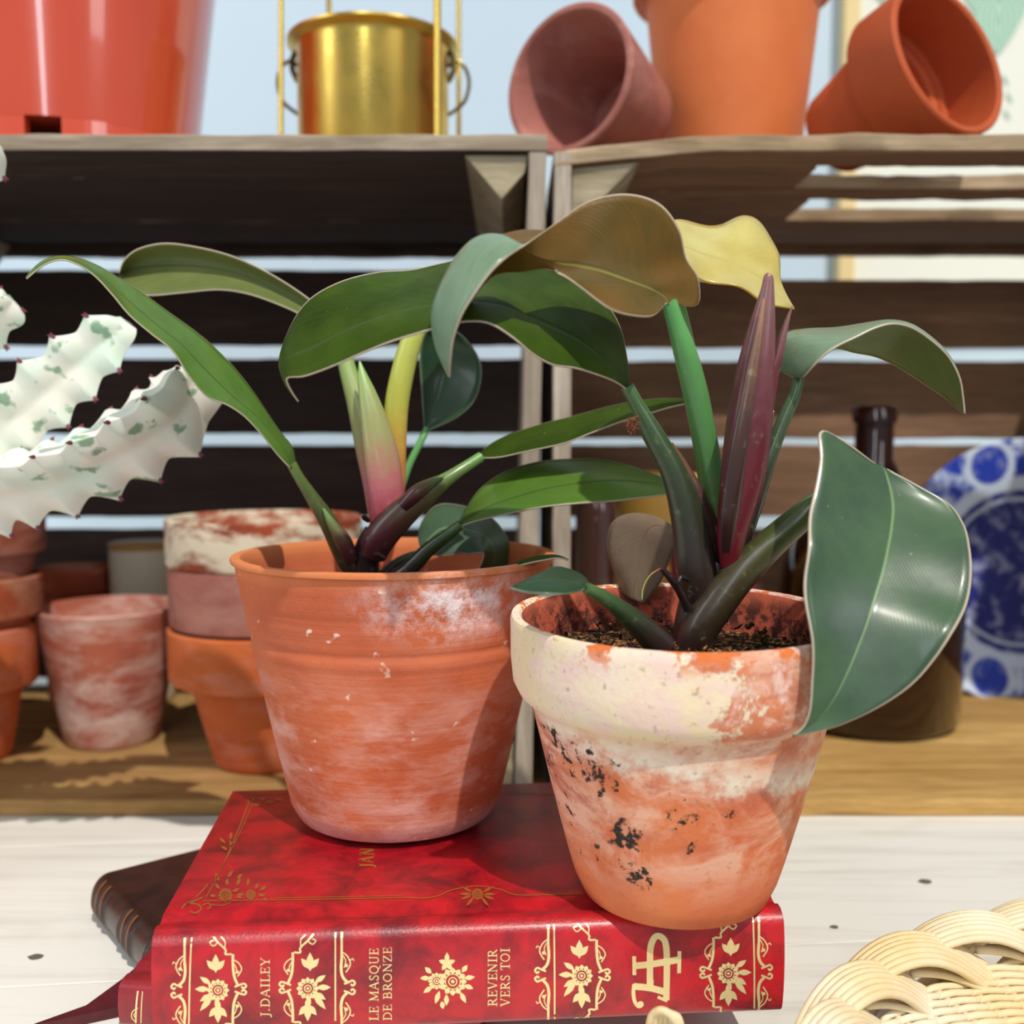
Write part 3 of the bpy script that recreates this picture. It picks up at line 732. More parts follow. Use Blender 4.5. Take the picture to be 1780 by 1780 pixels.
# monogram
g = Gilt(spine_pt); kx = 450 / 1780
H_ = lambda x, y: (980 + x * kx, 1450 + y * kx)
for pts, wd in (([(483, 838), (485, 968)], 26), ([(480, 905), (600, 893), (790, 862)], 46), ([(795, 803), (792, 955)], 26), ([(592, 1050), (592, 900), (596, 780), (622, 712), (655, 700), (692, 730), (706, 800), (708, 950), (704, 1140)], 44),
                ([(480, 1045), (600, 1058), (706, 1088)], 46), ([(484, 1030), (478, 1090), (488, 1150), (512, 1182), (536, 1176)], 26), ([(645, 1118), (712, 1146)], 22), ([(596, 1000), (592, 1070)], 44)):
    g.strip([H_(*p) for p in pts], wd * kx)
g.disc(*H_(528, 1168), 22 * kx)
g.build('gilt_monogram', GOLD, top_book)
# cover tooling: worn gilt frame, corner sprays, centre spray and the half hidden title
cov = lambda px, py: on(px, py, BZ1 + .00016)
g = Gilt(cov)
LN = lambda *p: p
g.strip([(352, 1566), (560, 1563), (700, 1560)], 1.6); g.strip([(480, 1561), (700, 1557)], 1.3)
g.strip([(700, 1560), (740, 1561), (765, 1556), (785, 1547), (830, 1540), (870, 1546), (890, 1554), (925, 1556), (1010, 1552)], 1.8); g.strip([(950, 1556), (1012, 1554)], 1.3)
g.strip([(358, 1560), (380, 1520), (405, 1465), (437, 1385)], 1.8); g.strip([(366, 1545), (390, 1500), (418, 1445), (444, 1385)], 1.3)
for (x, y, s) in ((352, 1566, 1),):
    g.strip([(352, 1560), (338, 1566), (322, 1572), (316, 1580)], 3); g.strip([(325, 1570), (343, 1572), (350, 1580), (340, 1587), (330, 1584)], 3); g.strip([(352, 1574), (362, 1570), (366, 1576), (360, 1580)], 2.4)
    g.strip([(340, 1560), (352, 1548), (362, 1536)], 2.4); g.strip([(366, 1572), (385, 1574), (400, 1569)], 1.6)
flower(g, 392, 1556, 11); flower(g, 436, 1555, 8)
for (x, y, a, L) in ((376, 1557, PI, 12), (382, 1546, -2.2, 14), (404, 1550, -.4, 14), (410, 1558, .2, 12), (424, 1555, PI, 12), (448, 1556, 0, 14), (452, 1548, -.6, 14), (395, 1540, -1.6, 14), (412, 1540, -1.2, 16), (430, 1540, -1.4, 14), (380, 1532, -1.9, 16), (396, 1526, -1.0, 16), (456, 1562, .3, 12), (444, 1546, -1.2, 12), (412, 1528, -.8, 14)): g.petal(x, y, a, L, 6)
g.build('cover_gilding', GWORN, top_book)
flower(g, 830, 1554, 9)
for a in (PI, PI-.35, 0, .35, -PI+.5, -.5, .9, PI-.9): g.petal(830 + 10*math.cos(a), 1554 + 6*math.sin(a), a, 22, 5)
for (x, y, a) in ((392, 1466, -2.4), (396, 1478, -2.6), (400, 1460, -1.4), (404, 1474, -1.9), (430, 1392, -.3), (440, 1398, .1), (450, 1390, -.2), (462, 1394, 0), (476, 1388, .2)): g.petal(x, y, a, 15, 5)
g.strip([(440, 1380), (520, 1377)], 1.4); g.strip([(880, 1378), (960, 1380)], 1.4)
g.build('cover_gilding', GWORN, top_book)
text(g, 'JAN', 648, 1508, 1474, 26, 652)
g.build('cover_lettering', GWORN, top_book)

# lower red book
RA = R(-7)
low, LO, LU, LW, LZ = make_book('hardcover_book', (on(208, 1708, BZ0 - .0006).x, on(208, 1708, BZ0 - .0006).y), RA, .135, .046, .0168, BZ0 - .0172, RED2, 'rose red leather book peeking out under the left end of the big red one', bulge=.0018, sh=.002, th=.0022, groove=True)
g = Gilt(lambda a, b: spine_pt(a, b, .00012, .0168, LO, LU, LW, .0018, .002))
g.strip([(240, 1722), (237, 1750), (236, 1790)], 3.2); g.strip([(248, 1723), (246, 1750), (245, 1790)], 2)
g.strip([(240, 1752), (231, 1758), (229, 1768), (236, 1776)], 2); g.strip([(238, 1757), (233, 1764), (236, 1770)], 1.6)
g.build('gilt_border', GOLD, low)
# maroon flap
poly = [on(44, 1786, .004), on(150, 1748, .004), on(214, 1701, .004), on(252, 1668, .004), Vector((-.137, .403, .004)), Vector((-.118, .392, .004)), on(205, 1756, .003)]
n = len(poly); a = [Vector((p.x, p.y, .0042)) for p in poly]; b = [Vector((p.x, p.y, .0003)) for p in poly]
fs = [tuple(range(n)), tuple(range(2*n-1, n-1, -1))] + [(i, (i+1) % n, n+(i+1) % n, n+i) for i in range(n)]
tag(mesh('leather_booklet', a + b, fs, MAR, None, smooth=False), 'thin dark maroon leather booklet lying on the table beneath the red books', 'book')
# small brown book with raised bands
bo = Vector((-.190, .4600, 0)); be = Vector((.62, -.785, 0)).normalized(); bw = Vector((.785, .62, 0)).normalized()
bk = empty('leather_book', (bo.x, bo.y, 0)); tag(bk, 'small dark brown leather book with ribbed spine, left of the red books', 'book')
T = BZ0 - .0010; prof = []
for i in range(17):
    a = PI * i / 16; prof.append((.004 - .0085 * math.sin(a), T/2 - T/2 * math.cos(a)))
prof += [(.055, T), (.055, T - .002), (.006, T - .003), (.003, T/2), (.006, .003), (.055, .002), (.055, 0)]
m = len(prof); nu = 64; vs = []; us = []; fs = []
LB = .077
bands = [.004, .0105, .018, .040, .047, .054, .072]
for i in range(nu + 1):
    uu = LB * i / nu; bump = sum(math.exp(-((uu - c_) / .0012) ** 2) for c_ in bands) * .0013
    for k, (x, z) in enumerate(prof):
        s = math.sin(PI * k / 16) if k < 17 else 0
        vs.append(bo + be * uu + bw * (x - bump * s) + Vector((0, 0, z + .0003))); us.append((uu, z))
for i in range(nu):
    for k in range(m): k2 = (k+1) % m; fs.append((i*m+k, i*m+k2, (i+1)*m+k2, (i+1)*m+k))
fs.append(tuple(range(m-1, -1, -1))); fs.append(tuple(range(nu*m, nu*m+m)))
mesh('cover', vs, fs, BRN, bk, us, sharp=50)
bx, bf = box_data(.002, LB - .002, .008, .053, .0028, T - .0028, bev=.0003); mesh('page_block', [bo + be*p.x + bw*p.y + Vector((0, 0, p.z)) for p in bx], bf, pg.m, bk, smooth=False)
for c_ in (.0075, .0143, .0435, .0505):
    v_ = []
    for k in range(3, 15):
        a = PI * k / 16
        for d in (-.00045, .00045): v_.append(bo + be * (c_ + d) + bw * (.004 - .0088 * math.sin(a) - .00015) + Vector((0, 0, T/2 - (T/2+.0002) * math.cos(a) + .0003)))
    gb = MB(); gb.add(v_, [(2*i, 2*i+1, 2*i+3, 2*i+2) for i in range(11)]); gb.build('gilt_band', GWORN, bk, smooth=False)

# ================================================================== THE TWO POTTED PLANTS
# ---- left pot
LY = .438; lc = at(687, 965, LY)
def zof(py, Y=LY): return at(687, py, Y).z
zt_ = .2235 - .1135 * LY
zb_ = BZ1 + .0003
hh = zt_ - zb_
rad_ = lambda n, py: pxr(n, at(687, py, LY))
def lhalf(y):
    h = 277 - (y - 965) * .2290 - 3.0 * math.sin(PI * max(0, y - 965) / 430)* -1
    for (yc, dp, wd) in ((1058, 1.6, 4), (1068, 1.2, 4), (1112, 2.2, 5), (1128, -1.2, 7)): h -= dp * math.exp(-((y - yc) / wd) ** 2)
    return h
sil = [(1440, 143), (1432, 156), (1418, 166), (1402, 173)] + [(y, lhalf(y)) for y in range(1388, 984, -4)]
prof = [(0, 0)]; zz = []
for py, n_ in sil:
    z = zof(py) - zb_; prof.append((rad_(n_, py), max(z, .0)))
base_shift = prof[1][1]
ztop = hh
prof = [(0, 0), (prof[1][0] * .96, 0), (prof[1][0] * 1.03, .0015)] + [(r, .003 + (z - base_shift) * (ztop - .004) / (prof[-1][1] - base_shift)) for r, z in prof[2:]]
rt = rad_(278, 968)
prof += [(rt * .995, ztop - .0022), (rt, ztop - .001), (rt * .995, ztop), (rt - .004, ztop), (rt - .0052, ztop - .0014), (rt - .0062, ztop - .006), (rt * .80, .068), (.040, .03), (0, .03)]
m = MT('terracotta_left', .8, .25)
v = m.coord('Object', (1, 1, 1), False)
sx = m.sep(v)
n1 = m.noise(v, 20, 5, .6); c = m.mix(m.ramp(n1, [(.35, .0), (.65, 1.0)]), srgb(206, 112, 72), srgb(186, 94, 62))
n2 = m.noise(m.coord('Object', (1, 1, 2.6), False), 32, 7, .62, .3)
low_ = m.ramp(sx[2], [(.0, 1.0), (.055, .9), (.072, .15), (.1, .0)])
c = m.mix(m.math('MULTIPLY', m.ramp(n2, [(.42, .0), (.68, .85)]), low_), c, srgb(226, 176, 162))
# crusty white bloom high on the right front
d = m.n('ShaderNodeVectorMath', {0: m.n('ShaderNodeMapping', {'Vector': v, 'Scale': (1, 1, 2.2)}).outputs[0], 1: (.030, -.058, .102 * 2.2)}, operation='DISTANCE').outputs['Value']
n3 = m.noise(v, 110, 6, .75)
mk = m.math('MULTIPLY', m.ramp(d, [(.0, 1.0), (.045, .0)]), m.ramp(n3, [(.40, .0), (.62, 1.0)]))
c = m.mix(m.math('MULTIPLY', mk, 1.3, clamp=True), c, srgb(236, 220, 220))
n4 = m.noise(v, 140, 2, .5); c = m.mix(m.math('MULTIPLY', m.ramp(n4, [(.70, .0), (.76, 1.0)]), .8), c, srgb(240, 220, 200))
c = m.mix(m.ramp(sx[2], [(.0, .55), (.006, .3), (.012, .0)]), c, srgb(200, 176, 184))
c = m.mix(m.ramp(sx[2], [(.107, .0), (.1125, .5)]), c, srgb(232, 150, 92))
m.set(color=c)
rg = m.noise(m.coord('Object', (4, 4, 500), False), 1, 3, .6); hgt = m.math('ADD', m.math('MULTIPLY', rg, .8), m.math('ADD', m.noise(v, 380, 4, .6), m.math('MULTIPLY', mk, 2.0))); m.bump(hgt, .4, .0006)
LPOT = m.m
P1 = empty('potted_plant', (lc.x, LY, zb_)); tag(P1, 'potted philodendron with long arching leaves in the larger plain rimless terracotta pot, further back', 'potted plant')
o = lathe('pot', prof, (0, 0, 0), LPOT, P1, seg=128, wob=.004); 
o.data.transform(Matrix.Translation(Vector((lc.x, LY, zb_)) )) if False else None
# (lathe authored round the origin: move it under its Empty)
o.data.transform(Matrix.Translation(root_loc(P1))); 
so = MT('potting_soil', .95, .1); sn = so.noise(so.coord('Object', (1, 1, 1), False), 420, 5, .7)
so.set(color=so.ramp(sn, [(.3, srgb(26, 20, 17)), (.55, srgb(62, 42, 28)), (.75, srgb(120, 84, 48))])); so.bump(sn, 1.0, .003); SOIL = so.m
def soil(c, r, z, parent, chips, front=None):
    vs = []; fs = []; n = 40
    rings = [1, .85, .65, .45, .25, .0]
    for q in rings:
        for j in range(n):
            a = 2*PI*j/n; p = Vector((c[0] + q*r*math.cos(a), c[1] + q*r*math.sin(a), z)); p.z += .002 * noise.noise(p * 160) + (.002 * (1-q)); vs.append(p)
    for i in range(len(rings)-1):
        for j in range(n): k = (j+1) % n; fs.append((i*n+j, i*n+k, (i+1)*n+k, (i+1)*n+j))
    vs += [Vector((p.x, p.y, z - .01)) for p in vs[:n]]; b = len(rings)*n
    fs += [(b+j, b+(j+1) % n, (j+1) % n, j) for j in range(n)] + [tuple(range(b+n-1, b-1, -1))]
    mb = MB(); mb.add(vs, fs)
    for _ in range(chips):
        if front and random.random() < .75:
            x = c[0] + random.uniform(front[0], front[1]); y = c[1] + random.uniform(front[2], front[3])
        else:
            a = random.uniform(0, 2*PI); q = r * math.sqrt(random.random()) * .93; x = c[0] + q*math.cos(a); y = c[1] + q*math.sin(a)
        if math.hypot(x - c[0], y - c[1]) > r * .96: continue
        L = random.uniform(.0012, .0052); wd = random.uniform(.0004, .0012); dr = Vector((random.uniform(-1, 1), random.uniform(-1, 1), random.uniform(-.3, .7))).normalized()
        p = Vector((x, y, z + random.uniform(.001, .0055))); v_, f_, u_ = tube_data([p - dr*L/2, p, p + dr*L/2 + Vector((0, 0, .0005))], [wd*.5, wd, wd*.3], 5); mb.add(v_, f_)
    return mb.build('soil', SOILC, parent, smooth=False)
sc_ = MT('bark_chips', .9, .2); sc_n = sc_.noise(sc_.coord('Object', (1, 1, 1), False), 500, 2, .6)
sc_.set(color=sc_.ramp(sc_n, [(.36, srgb(20, 15, 12)), (.52, srgb(52, 34, 22)), (.66, srgb(170, 118, 66))])); SOILC = sc_.m
soil((lc.x, LY), rt * .86, zb_ + hh - .022, P1, 120)

# ---- right pot
RY = .362; rc = at(1178, 1060, RY)
zr_t = .2235 - .0615 - .0005; hb = zr_t - zb_
TILT = R(2.2)
rr_ = lambda n, py: pxr(n, at(1178, py, RY))
RR = rr_(291, 1062)
hR = hb
col_h = .0295
prof = [(0, 0), (rr_(140, 1590), 0), (rr_(160, 1570), .0022), (rr_(174, 1530), .0085)] + [(rr_(174, 1530) + (rr_(254, 1225) - rr_(174, 1530)) * (t/16) ** .93, .0085 + (hR - col_h - .0095) * t / 16) for t in range(1, 17)] + [(rr_(262, 1203), hR - col_h + .0002), (rr_(275, 1185), hR - col_h + .0024), (rr_(285, 1160), hR - col_h + .0066), (rr_(289, 1120), hR - .015), (RR * .997, hR - .004), (RR * .998, hR - .0014), (RR * .99, hR), (RR - .0032, hR + .0002), (RR - .0044, hR - .0012), (RR - .0052, hR - .006), (rr_(245, 1225), hR - col_h), (rr_(206, 1300), .05), (.024, .02), (0, .02)]
m = MT('terracotta_right', .8, .25); v = m.coord('Object', (1, 1, 1), False); sx = m.sep(v)
n1 = m.noise(v, 26, 5, .6)
c = m.mix(m.ramp(n1, [(.35, .0), (.65, 1.0)]), srgb(222, 130, 82), srgb(206, 108, 70))
z_ = sx[2]
n2 = m.noise(m.coord('Object', (1, 1, 1.6), False), 38, 8, .66, .6)
# pale bloom over the body, fading at the foot
bz = m.ramp(z_, [(.010, .0), (.03, .75), (.05, .8), (.062, 1.0), (.072, 1.0)])
c = m.mix(m.math('MULTIPLY', m.ramp(n2, [(.40, .0), (.58, .9)]), bz), c, srgb(238, 196, 172))
n2c = m.noise(m.coord('Object', (1, 1, 2), False), 30, 9, .7, .3); c = m.mix(m.math('MULTIPLY', m.math('MULTIPLY', m.ramp(n2c, [(.5, .0), (.6, .8)]), m.ramp(z_, [(.03, .0), (.045, 1.0)])), 1.0), c, srgb(190, 96, 72))
# white lime band slanting under the collar
slant = m.math('ADD', z_, m.math('MULTIPLY', sx[0], .22)); n2b = m.noise(v, 60, 6, .7)
bw_ = m.math('ADD', slant, m.math('MULTIPLY', m.math('SUBTRACT', n2b, .5), .03))
c = m.mix(m.math('MULTIPLY', m.math('MULTIPLY', m.ramp(bw_, [(.054, .0), (.060, 1.0)]), m.ramp(bw_, [(.063, 1.0), (.071, .10)])), m.ramp(n2b, [(.4, .35), (.55, .9)])), c, srgb(238, 230, 210))
# cream crust on the collar, left two thirds
n5 = m.noise(v, 46, 10, .74, .5)
cl = m.math('ADD', m.math('MULTIPLY', sx[0], -20.0), m.math('MULTIPLY', m.math('SUBTRACT', n5, .5), 3.2))
crm = m.math('MULTIPLY', m.ramp(m.math('ADD', cl, .12), [(.10, .0), (.14, 1.0)]), m.ramp(z_, [(hR - col_h - .004, .0), (hR - col_h + .0015, 1.0)]))
c = m.mix(crm, c, m.mix(m.ramp(n1, [(.4, .0), (.6, 1.0)]), srgb(240, 222, 198), srgb(236, 216, 176)))
# pinkish white powder on the collar's right
n6 = m.noise(v, 60, 10, .74, .4); pk = m.math('MULTIPLY', m.ramp(n6, [(.49, .0), (.57, .85)]), m.ramp(z_, [(hR - col_h, .0), (hR - col_h + .003, 1.0)]))
c = m.mix(pk, c, srgb(238, 206, 196))
# chips along the lip
n7 = m.noise(v, 85, 8, .7); c = m.mix(m.math('MULTIPLY', m.ramp(n7, [(.53, .0), (.545, 1.0)]), m.ramp(z_, [(hR - .006, .0), (hR - .003, 1.0)])), c, srgb(222, 120, 62))
# dark algae specks: left flank dense, scattered clusters in front
def blob(x, y, z, r):
    dd = m.n('ShaderNodeVectorMath', {0: v, 1: (x, y, z)}, operation='DISTANCE').outputs['Value']; return m.ramp(dd, [(r * .35, 1.0), (r, .0)])
n8 = m.noise(v, 230, 5, .7); n9 = m.noise(v, 60, 3, .6)
dens = m.math('MULTIPLY', m.ramp(sx[0], [(-.055, 1.0), (-.038, .85), (-.028, .25), (-.015, .0)]) if False else m.ramp(m.math('ADD', sx[0], .06), [(.0, 1.0), (.022, .75), (.04, .25), (.06, .05)]), m.ramp(z_, [(.006, .1), (.03, .8), (.068, 1.0), (hR - col_h, .0)]))
for b_ in ((-.006, -.044, .048, .012), (-.022, -.038, .036, .013), (-.004, -.042, .037, .008), (.010, -.046, .047, .006), (-.018, -.036, .022, .010), (.002, -.034, .017, .006), (.022, -.032, .007, .005), (-.03, -.036, .058, .016)):
    dens = m.math('MAXIMUM', dens, blob(*b_))
thr = m.math('SUBTRACT', .735, m.math('MULTIPLY', dens, .235))
sp = m.math('MULTIPLY', m.math('SUBTRACT', m.math('ADD', m.math('MULTIPLY', n8, .8), m.math('MULTIPLY', n9, .22)), thr), 40, clamp=True)
c = m.mix(sp, c, srgb(52, 44, 38))
n11 = m.noise(v, 330, 4, .7); c = m.mix(m.math('MULTIPLY', m.ramp(n11, [(.60, .0), (.68, .55)]), m.ramp(z_, [(.0, .6), (hR - col_h, 1.0)])), c, srgb(150, 92, 62))
# inside of the rim: dark mould over red clay
rxy = m.math('SQRT', m.math('ADD', m.math('MULTIPLY', sx[0], sx[0]), m.math('MULTIPLY', sx[1], sx[1])))
ins = m.math('LESS_THAN', rxy, m.math('MULTIPLY_ADD', z_, .0 , RR - .0040)); insz = m.math('MULTIPLY', ins, m.ramp(z_, [(hR - .020, 0.0), (hR - .0199, 1.0)]))
n10 = m.noise(v, 120, 6, .72); inc = m.mix(m.ramp(n10, [(.46, .0), (.54, .9)]), srgb(176, 84, 62), srgb(58, 34, 30))
inc = m.mix(m.ramp(z_, [(hR - .006, .0), (hR - .002, .8)]), inc, srgb(196, 100, 72))
c = m.mix(insz, c, inc)
m.set(color=c); m.bump(m.math('ADD', m.math('ADD', m.noise(v, 420, 4, .6), m.math('MULTIPLY', crm, 1.5)), m.math('MULTIPLY', sp, 1.2)), .4, .0006)
RPOT = m.m
P2 = empty('potted_plant', (rc.x, RY, zb_)); tag(P2, 'potted philodendron in the collared pot crusted with cream lime, nearest the camera', 'potted plant')
o = lathe('pot', prof, (0, 0, 0), RPOT, P2, seg=128, wob=.003)
o.data.transform(Matrix.Translation(root_loc(P2)))
o.rotation_euler = (TILT, 0, 0)
soil((rc.x, RY - .001), RR * .885, zb_ + hR - .0150, P2, 520, (-.022, .04, -.052, -.012))

# ------------------------------------------------------------------ leaves
def leafmat(name, a, b, rib, edge, rough=.32, coat=.3, tr=.18, tcol=None, veins=.5, spec=.4, bump=.35):
    m = MT(name, rough, spec); uv = m.sep(m.tc.outputs['UV']); v = m.coord('Object', (1, 1, 1), False)
    n = m.noise(v, 45, 4, .6); c = m.mix(m.ramp(n, [(.3, .0), (.7, 1.0)]), a, b)
    au = m.math('ABSOLUTE', m.math('SUBTRACT', uv[0], .5))
    vw = m.math('SINE', m.math('MULTIPLY', m.math('SUBTRACT', uv[1], m.math('MULTIPLY', au, .6)), 420))
    vw2 = m.noise(m.n('ShaderNodeCombineXYZ', {0: m.math('MULTIPLY', m.math('SUBTRACT', uv[1], m.math('MULTIPLY', au, .6)), 120), 1: m.math('MULTIPLY', au, 2), 2: 0.0}).outputs[0], 1.0, 4, .7)
    c = m.mix(m.ramp(vw2, [(.3, .0), (.75, veins)]), c, [min(1, x * 1.6 + .004) for x in a[:3]] + [1])
    sp_ = m.noise(v, 420, 3, .6); c = m.mix(m.math('MULTIPLY', m.ramp(sp_, [(.73, .0), (.76, 1.0)]), .5), c, srgb(190, 200, 170))
    c = m.mix(m.ramp(au, [(.004, 1.0), (.018, .0)]), c, rib)
    c = m.mix(m.ramp(au, [(.487, .0), (.495, 1.0)]), c, edge)
    m.set(color=c, coat=coat, coatr=.18); m.set(rough=m.ramp(n, [(.3, rough - .06), (.7, rough + .08)]))
    rb = m.ramp(au, [(.0, .0), (.03, 1.0)]); m.bump(m.math('ADD', m.math('MULTIPLY', vw, .03), m.math('ADD', m.math('MULTIPLY', n, .8), m.math('MULTIPLY', rb, .8))), bump, .0014)
    # light passing through the blade
    t = m.n('ShaderNodeBsdfTranslucent', {'Color': tcol or [min(1, x * 2.2) for x in a[:3]] + [1]})
    mx = m.n('ShaderNodeMixShader', {0: tr}); m.nt.links.new(m.b.outputs[0], mx.inputs[1]); m.nt.links.new(t.outputs[0], mx.inputs[2])
    out = [x for x in m.nt.nodes if x.type == 'OUTPUT_MATERIAL'][0]; m.nt.links.new(mx.outputs[0], out.inputs['Surface'])
    return m.m
PALE = srgb(206, 190, 168)
LM = {
 'dark': leafmat('leaf_dark_green', srgb(60, 82, 14), srgb(34, 52, 10), srgb(70, 82, 50), PALE, .5, .02, .12, veins=.3, spec=.08),
 'deep': leafmat('leaf_deep_green', srgb(70, 98, 66), srgb(46, 70, 54), srgb(112, 146, 96), PALE, .38, .30, .05, veins=.06, spec=.45, bump=.16),
 'bright': leafmat('leaf_bright_green', srgb(96, 132, 50), srgb(66, 102, 38), srgb(66, 96, 40), PALE, .34, tr=.3),
 'olive': leafmat('leaf_underside_olive', srgb(122, 84, 26), srgb(80, 74, 24), srgb(146, 140, 66), PALE, .5, .05, tr=.25, tcol=srgb(176, 130, 50), veins=.3),
 'moss': leafmat('leaf_underside_moss', srgb(116, 128, 72), srgb(90, 104, 56), srgb(84, 96, 50), PALE, .42, tr=.3),
 'sage': leafmat('leaf_sage', srgb(124, 146, 118), srgb(92, 124, 96), srgb(140, 164, 128), PALE, .3, tr=.15),
 'yellow': leafmat('leaf_yellow', srgb(232, 226, 150), srgb(206, 186, 92), srgb(224, 216, 130), srgb(190, 130, 70), .2, .8, .45, tcol=srgb(240, 224, 110), veins=.2),
 'shade': leafmat('leaf_small_dark', srgb(34, 66, 36), srgb(28, 52, 32), srgb(56, 84, 50), srgb(120, 134, 110), .34, .3, .08),
 'dusk': leafmat('leaf_brown_underside', srgb(128, 108, 86), srgb(100, 84, 66), srgb(128, 106, 84), srgb(150, 136, 110), .45, .1, .15),
}
def leaf(rows, parent, top, under, n=56, k=7, bulge=0.0, th=.0006, crease=.25, wave=0.0, base_w=None, label=None, name='leaf'):
    """rows base->tip, each ((lx,ly,lY),(mx,my,mY),(rx,ry,rY)); the upper side faces where L->R x base->tip points"""
    A = [at(*r[0]) for r in rows]; B = [at(*r[1]) for r in rows]; D = [at(*r[2]) for r in rows]
    A, B, D = catmull(A, n), catmull(B, n), catmull(D, n)
    G = []
    for i in range(n):
        row = []
        for j in range(2 * k + 1):
            t = j / (2 * k)
            quad = A[i] * ((1-t)*(1-2*t)) + B[i] * (4*t*(1-t)) + D[i] * (t*(2*t-1))
            lin = A[i].lerp(B[i], t*2) if t < .5 else B[i].lerp(D[i], t*2-1)
            row.append(quad * (1 - crease) + lin * crease)
        G.append(row)
    m_ = 2 * k + 1; Nn = []
    for i in range(n):
        for j in range(m_):
            du = G[i][min(j+1, m_-1)] - G[i][max(j-1, 0)]; dv = G[min(i+1, n-1)][j] - G[max(i-1, 0)][j]
            c_ = du.cross(dv)
            if c_.length < 1e-12: c_ = Nn[-1] if Nn else Vector((0, 0, 1))
            Nn.append(c_.normalized())
    P = [G[i][j] for i in range(n) for j in range(m_)]
    for i in range(n):
        for j in range(m_):
            t = j / (m_-1); q = i*m_+j
            off = bulge * math.sin(PI * t) * math.sin(PI * min(1, i/(n-1)*1.02))
            if wave: off += wave * math.sin(PI * i/(n-1)) * (abs(2*t-1) ** 1.5) * math.sin(i * .33 + (0 if t < .5 else 1.8))
            P[q] = P[q] + Nn[q] * off
    T_ = [p + q * th/2 for p, q in zip(P, Nn)]; U_ = [p - q * th/2 for p, q in zip(P, Nn)]
    us = [(j/(m_-1), i/(n-1)) for i in range(n) for j in range(m_)]
    fs = []; fm = []; b = n * m_
    for i in range(n-1):
        for j in range(m_-1):
            q = (i*m_+j, i*m_+j+1, (i+1)*m_+j+1, (i+1)*m_+j)
            fs.append(q); fm.append(0); fs.append(tuple(x + b for x in q[::-1])); fm.append(1)
    bd = [j for j in range(m_)] + [i*m_+m_-1 for i in range(1, n)] + [(n-1)*m_+j for j in range(m_-2, -1, -1)] + [i*m_ for i in range(n-2, 0, -1)]
    for i in range(len(bd)):
        a, c_ = bd[i], bd[(i+1) % len(bd)]; fs.append((c_, a, a + b, c_ + b)); fm.append(0)
    o = mesh(name, T_ + U_, fs, [LM[top], LM[under]], parent, us + us, fm, sharp=0)
    if label: o['label'] = label
    return o
def stalkmat(name, stops, rough=.35):
    m = MT(name, rough, .5); uv = m.sep(m.tc.outputs['UV']); n = m.noise(m.coord('Object', (1, 1, 1), False), 260, 4, .6)
    t = m.math('ADD', uv[1], m.math('MULTIPLY', m.math('SUBTRACT', n, .5), .25)); c = m.ramp(t, stops)
    c = m.mix(m.math('MULTIPLY', m.ramp(n, [(.62, .0), (.75, 1.0)]), .35), c, srgb(150, 160, 110))
    m.set(color=c, coat=.3, coatr=.2); m.bump(n, .15, .0005); return m.m
SM = {
 'green': stalkmat('stalk_green', [(.0, srgb(96, 44, 48)), (.18, srgb(96, 104, 50)), (.4, srgb(88, 140, 78)), (1.0, srgb(96, 168, 92))]),
 'dark': stalkmat('stalk_dark', [(.0, srgb(50, 26, 30)), (.3, srgb(48, 46, 36)), (.7, srgb(54, 78, 44)), (1.0, srgb(76, 108, 60))]),
 'olive': stalkmat('stalk_olive', [(.0, srgb(44, 22, 28)), (.3, srgb(66, 60, 36)), (.7, srgb(84, 104, 48)), (1.0, srgb(100, 124, 56))]),
 'plum': stalkmat('stalk_plum', [(.0, srgb(64, 24, 36)), (.25, srgb(96, 46, 50)), (.55, srgb(104, 92, 60)), (1.0, srgb(108, 160, 84))]),
 'pink': stalkmat('stalk_pink_green', [(.0, srgb(176, 50, 74)), (.22, srgb(196, 110, 118)), (.45, srgb(160, 158, 104)), (1.0, srgb(132, 176, 92))]),
 'lime': stalkmat('stalk_lime', [(.0, srgb(196, 40, 56)), (.25, srgb(212, 150, 70)), (.5, srgb(196, 196, 84)), (1.0, srgb(186, 200, 100))]),
 'maroon': stalkmat('sheath_maroon', [(.0, srgb(112, 24, 38)), (.35, srgb(96, 36, 46)), (.7, srgb(122, 80, 82)), (1.0, srgb(136, 92, 82))]),
 'maroon_edge': stalkmat('sheath_brown', [(.0, srgb(48, 24, 28)), (.5, srgb(70, 46, 40)), (1.0, srgb(136, 92, 62))]),
 'black': stalkmat('stem_black', [(.0, srgb(26, 20, 20)), (1.0, srgb(50, 30, 34))]),
}
def stalk(name, pts, mat, parent, flat=1.0, n=28, label=None):
    v, f, u = ptube(pts, n, 14, flat); o = mesh(name, v, f, SM[mat], parent, u, sharp=60)
    if label: o['label'] = label
    return o
def edges(Lp, Rp, Mp, YL, YM, YR, rev=False):
    """build rows from three pixel polylines with matching counts and depth lists"""
    n = len(Lp); out = []
    def y(Y, i):
        if isinstance(Y, (int, float)): return Y
        t = i / (n-1) * (len(Y)-1); k = min(int(t), len(Y)-2); return Y[k] + (Y[k+1]-Y[k]) * (t-k)
    for i in range(n):
        out.append(((*Lp[i], y(YL, i)), (*Mp[i], y(YM, i)), (*Rp[i], y(YR, i))))
    return out

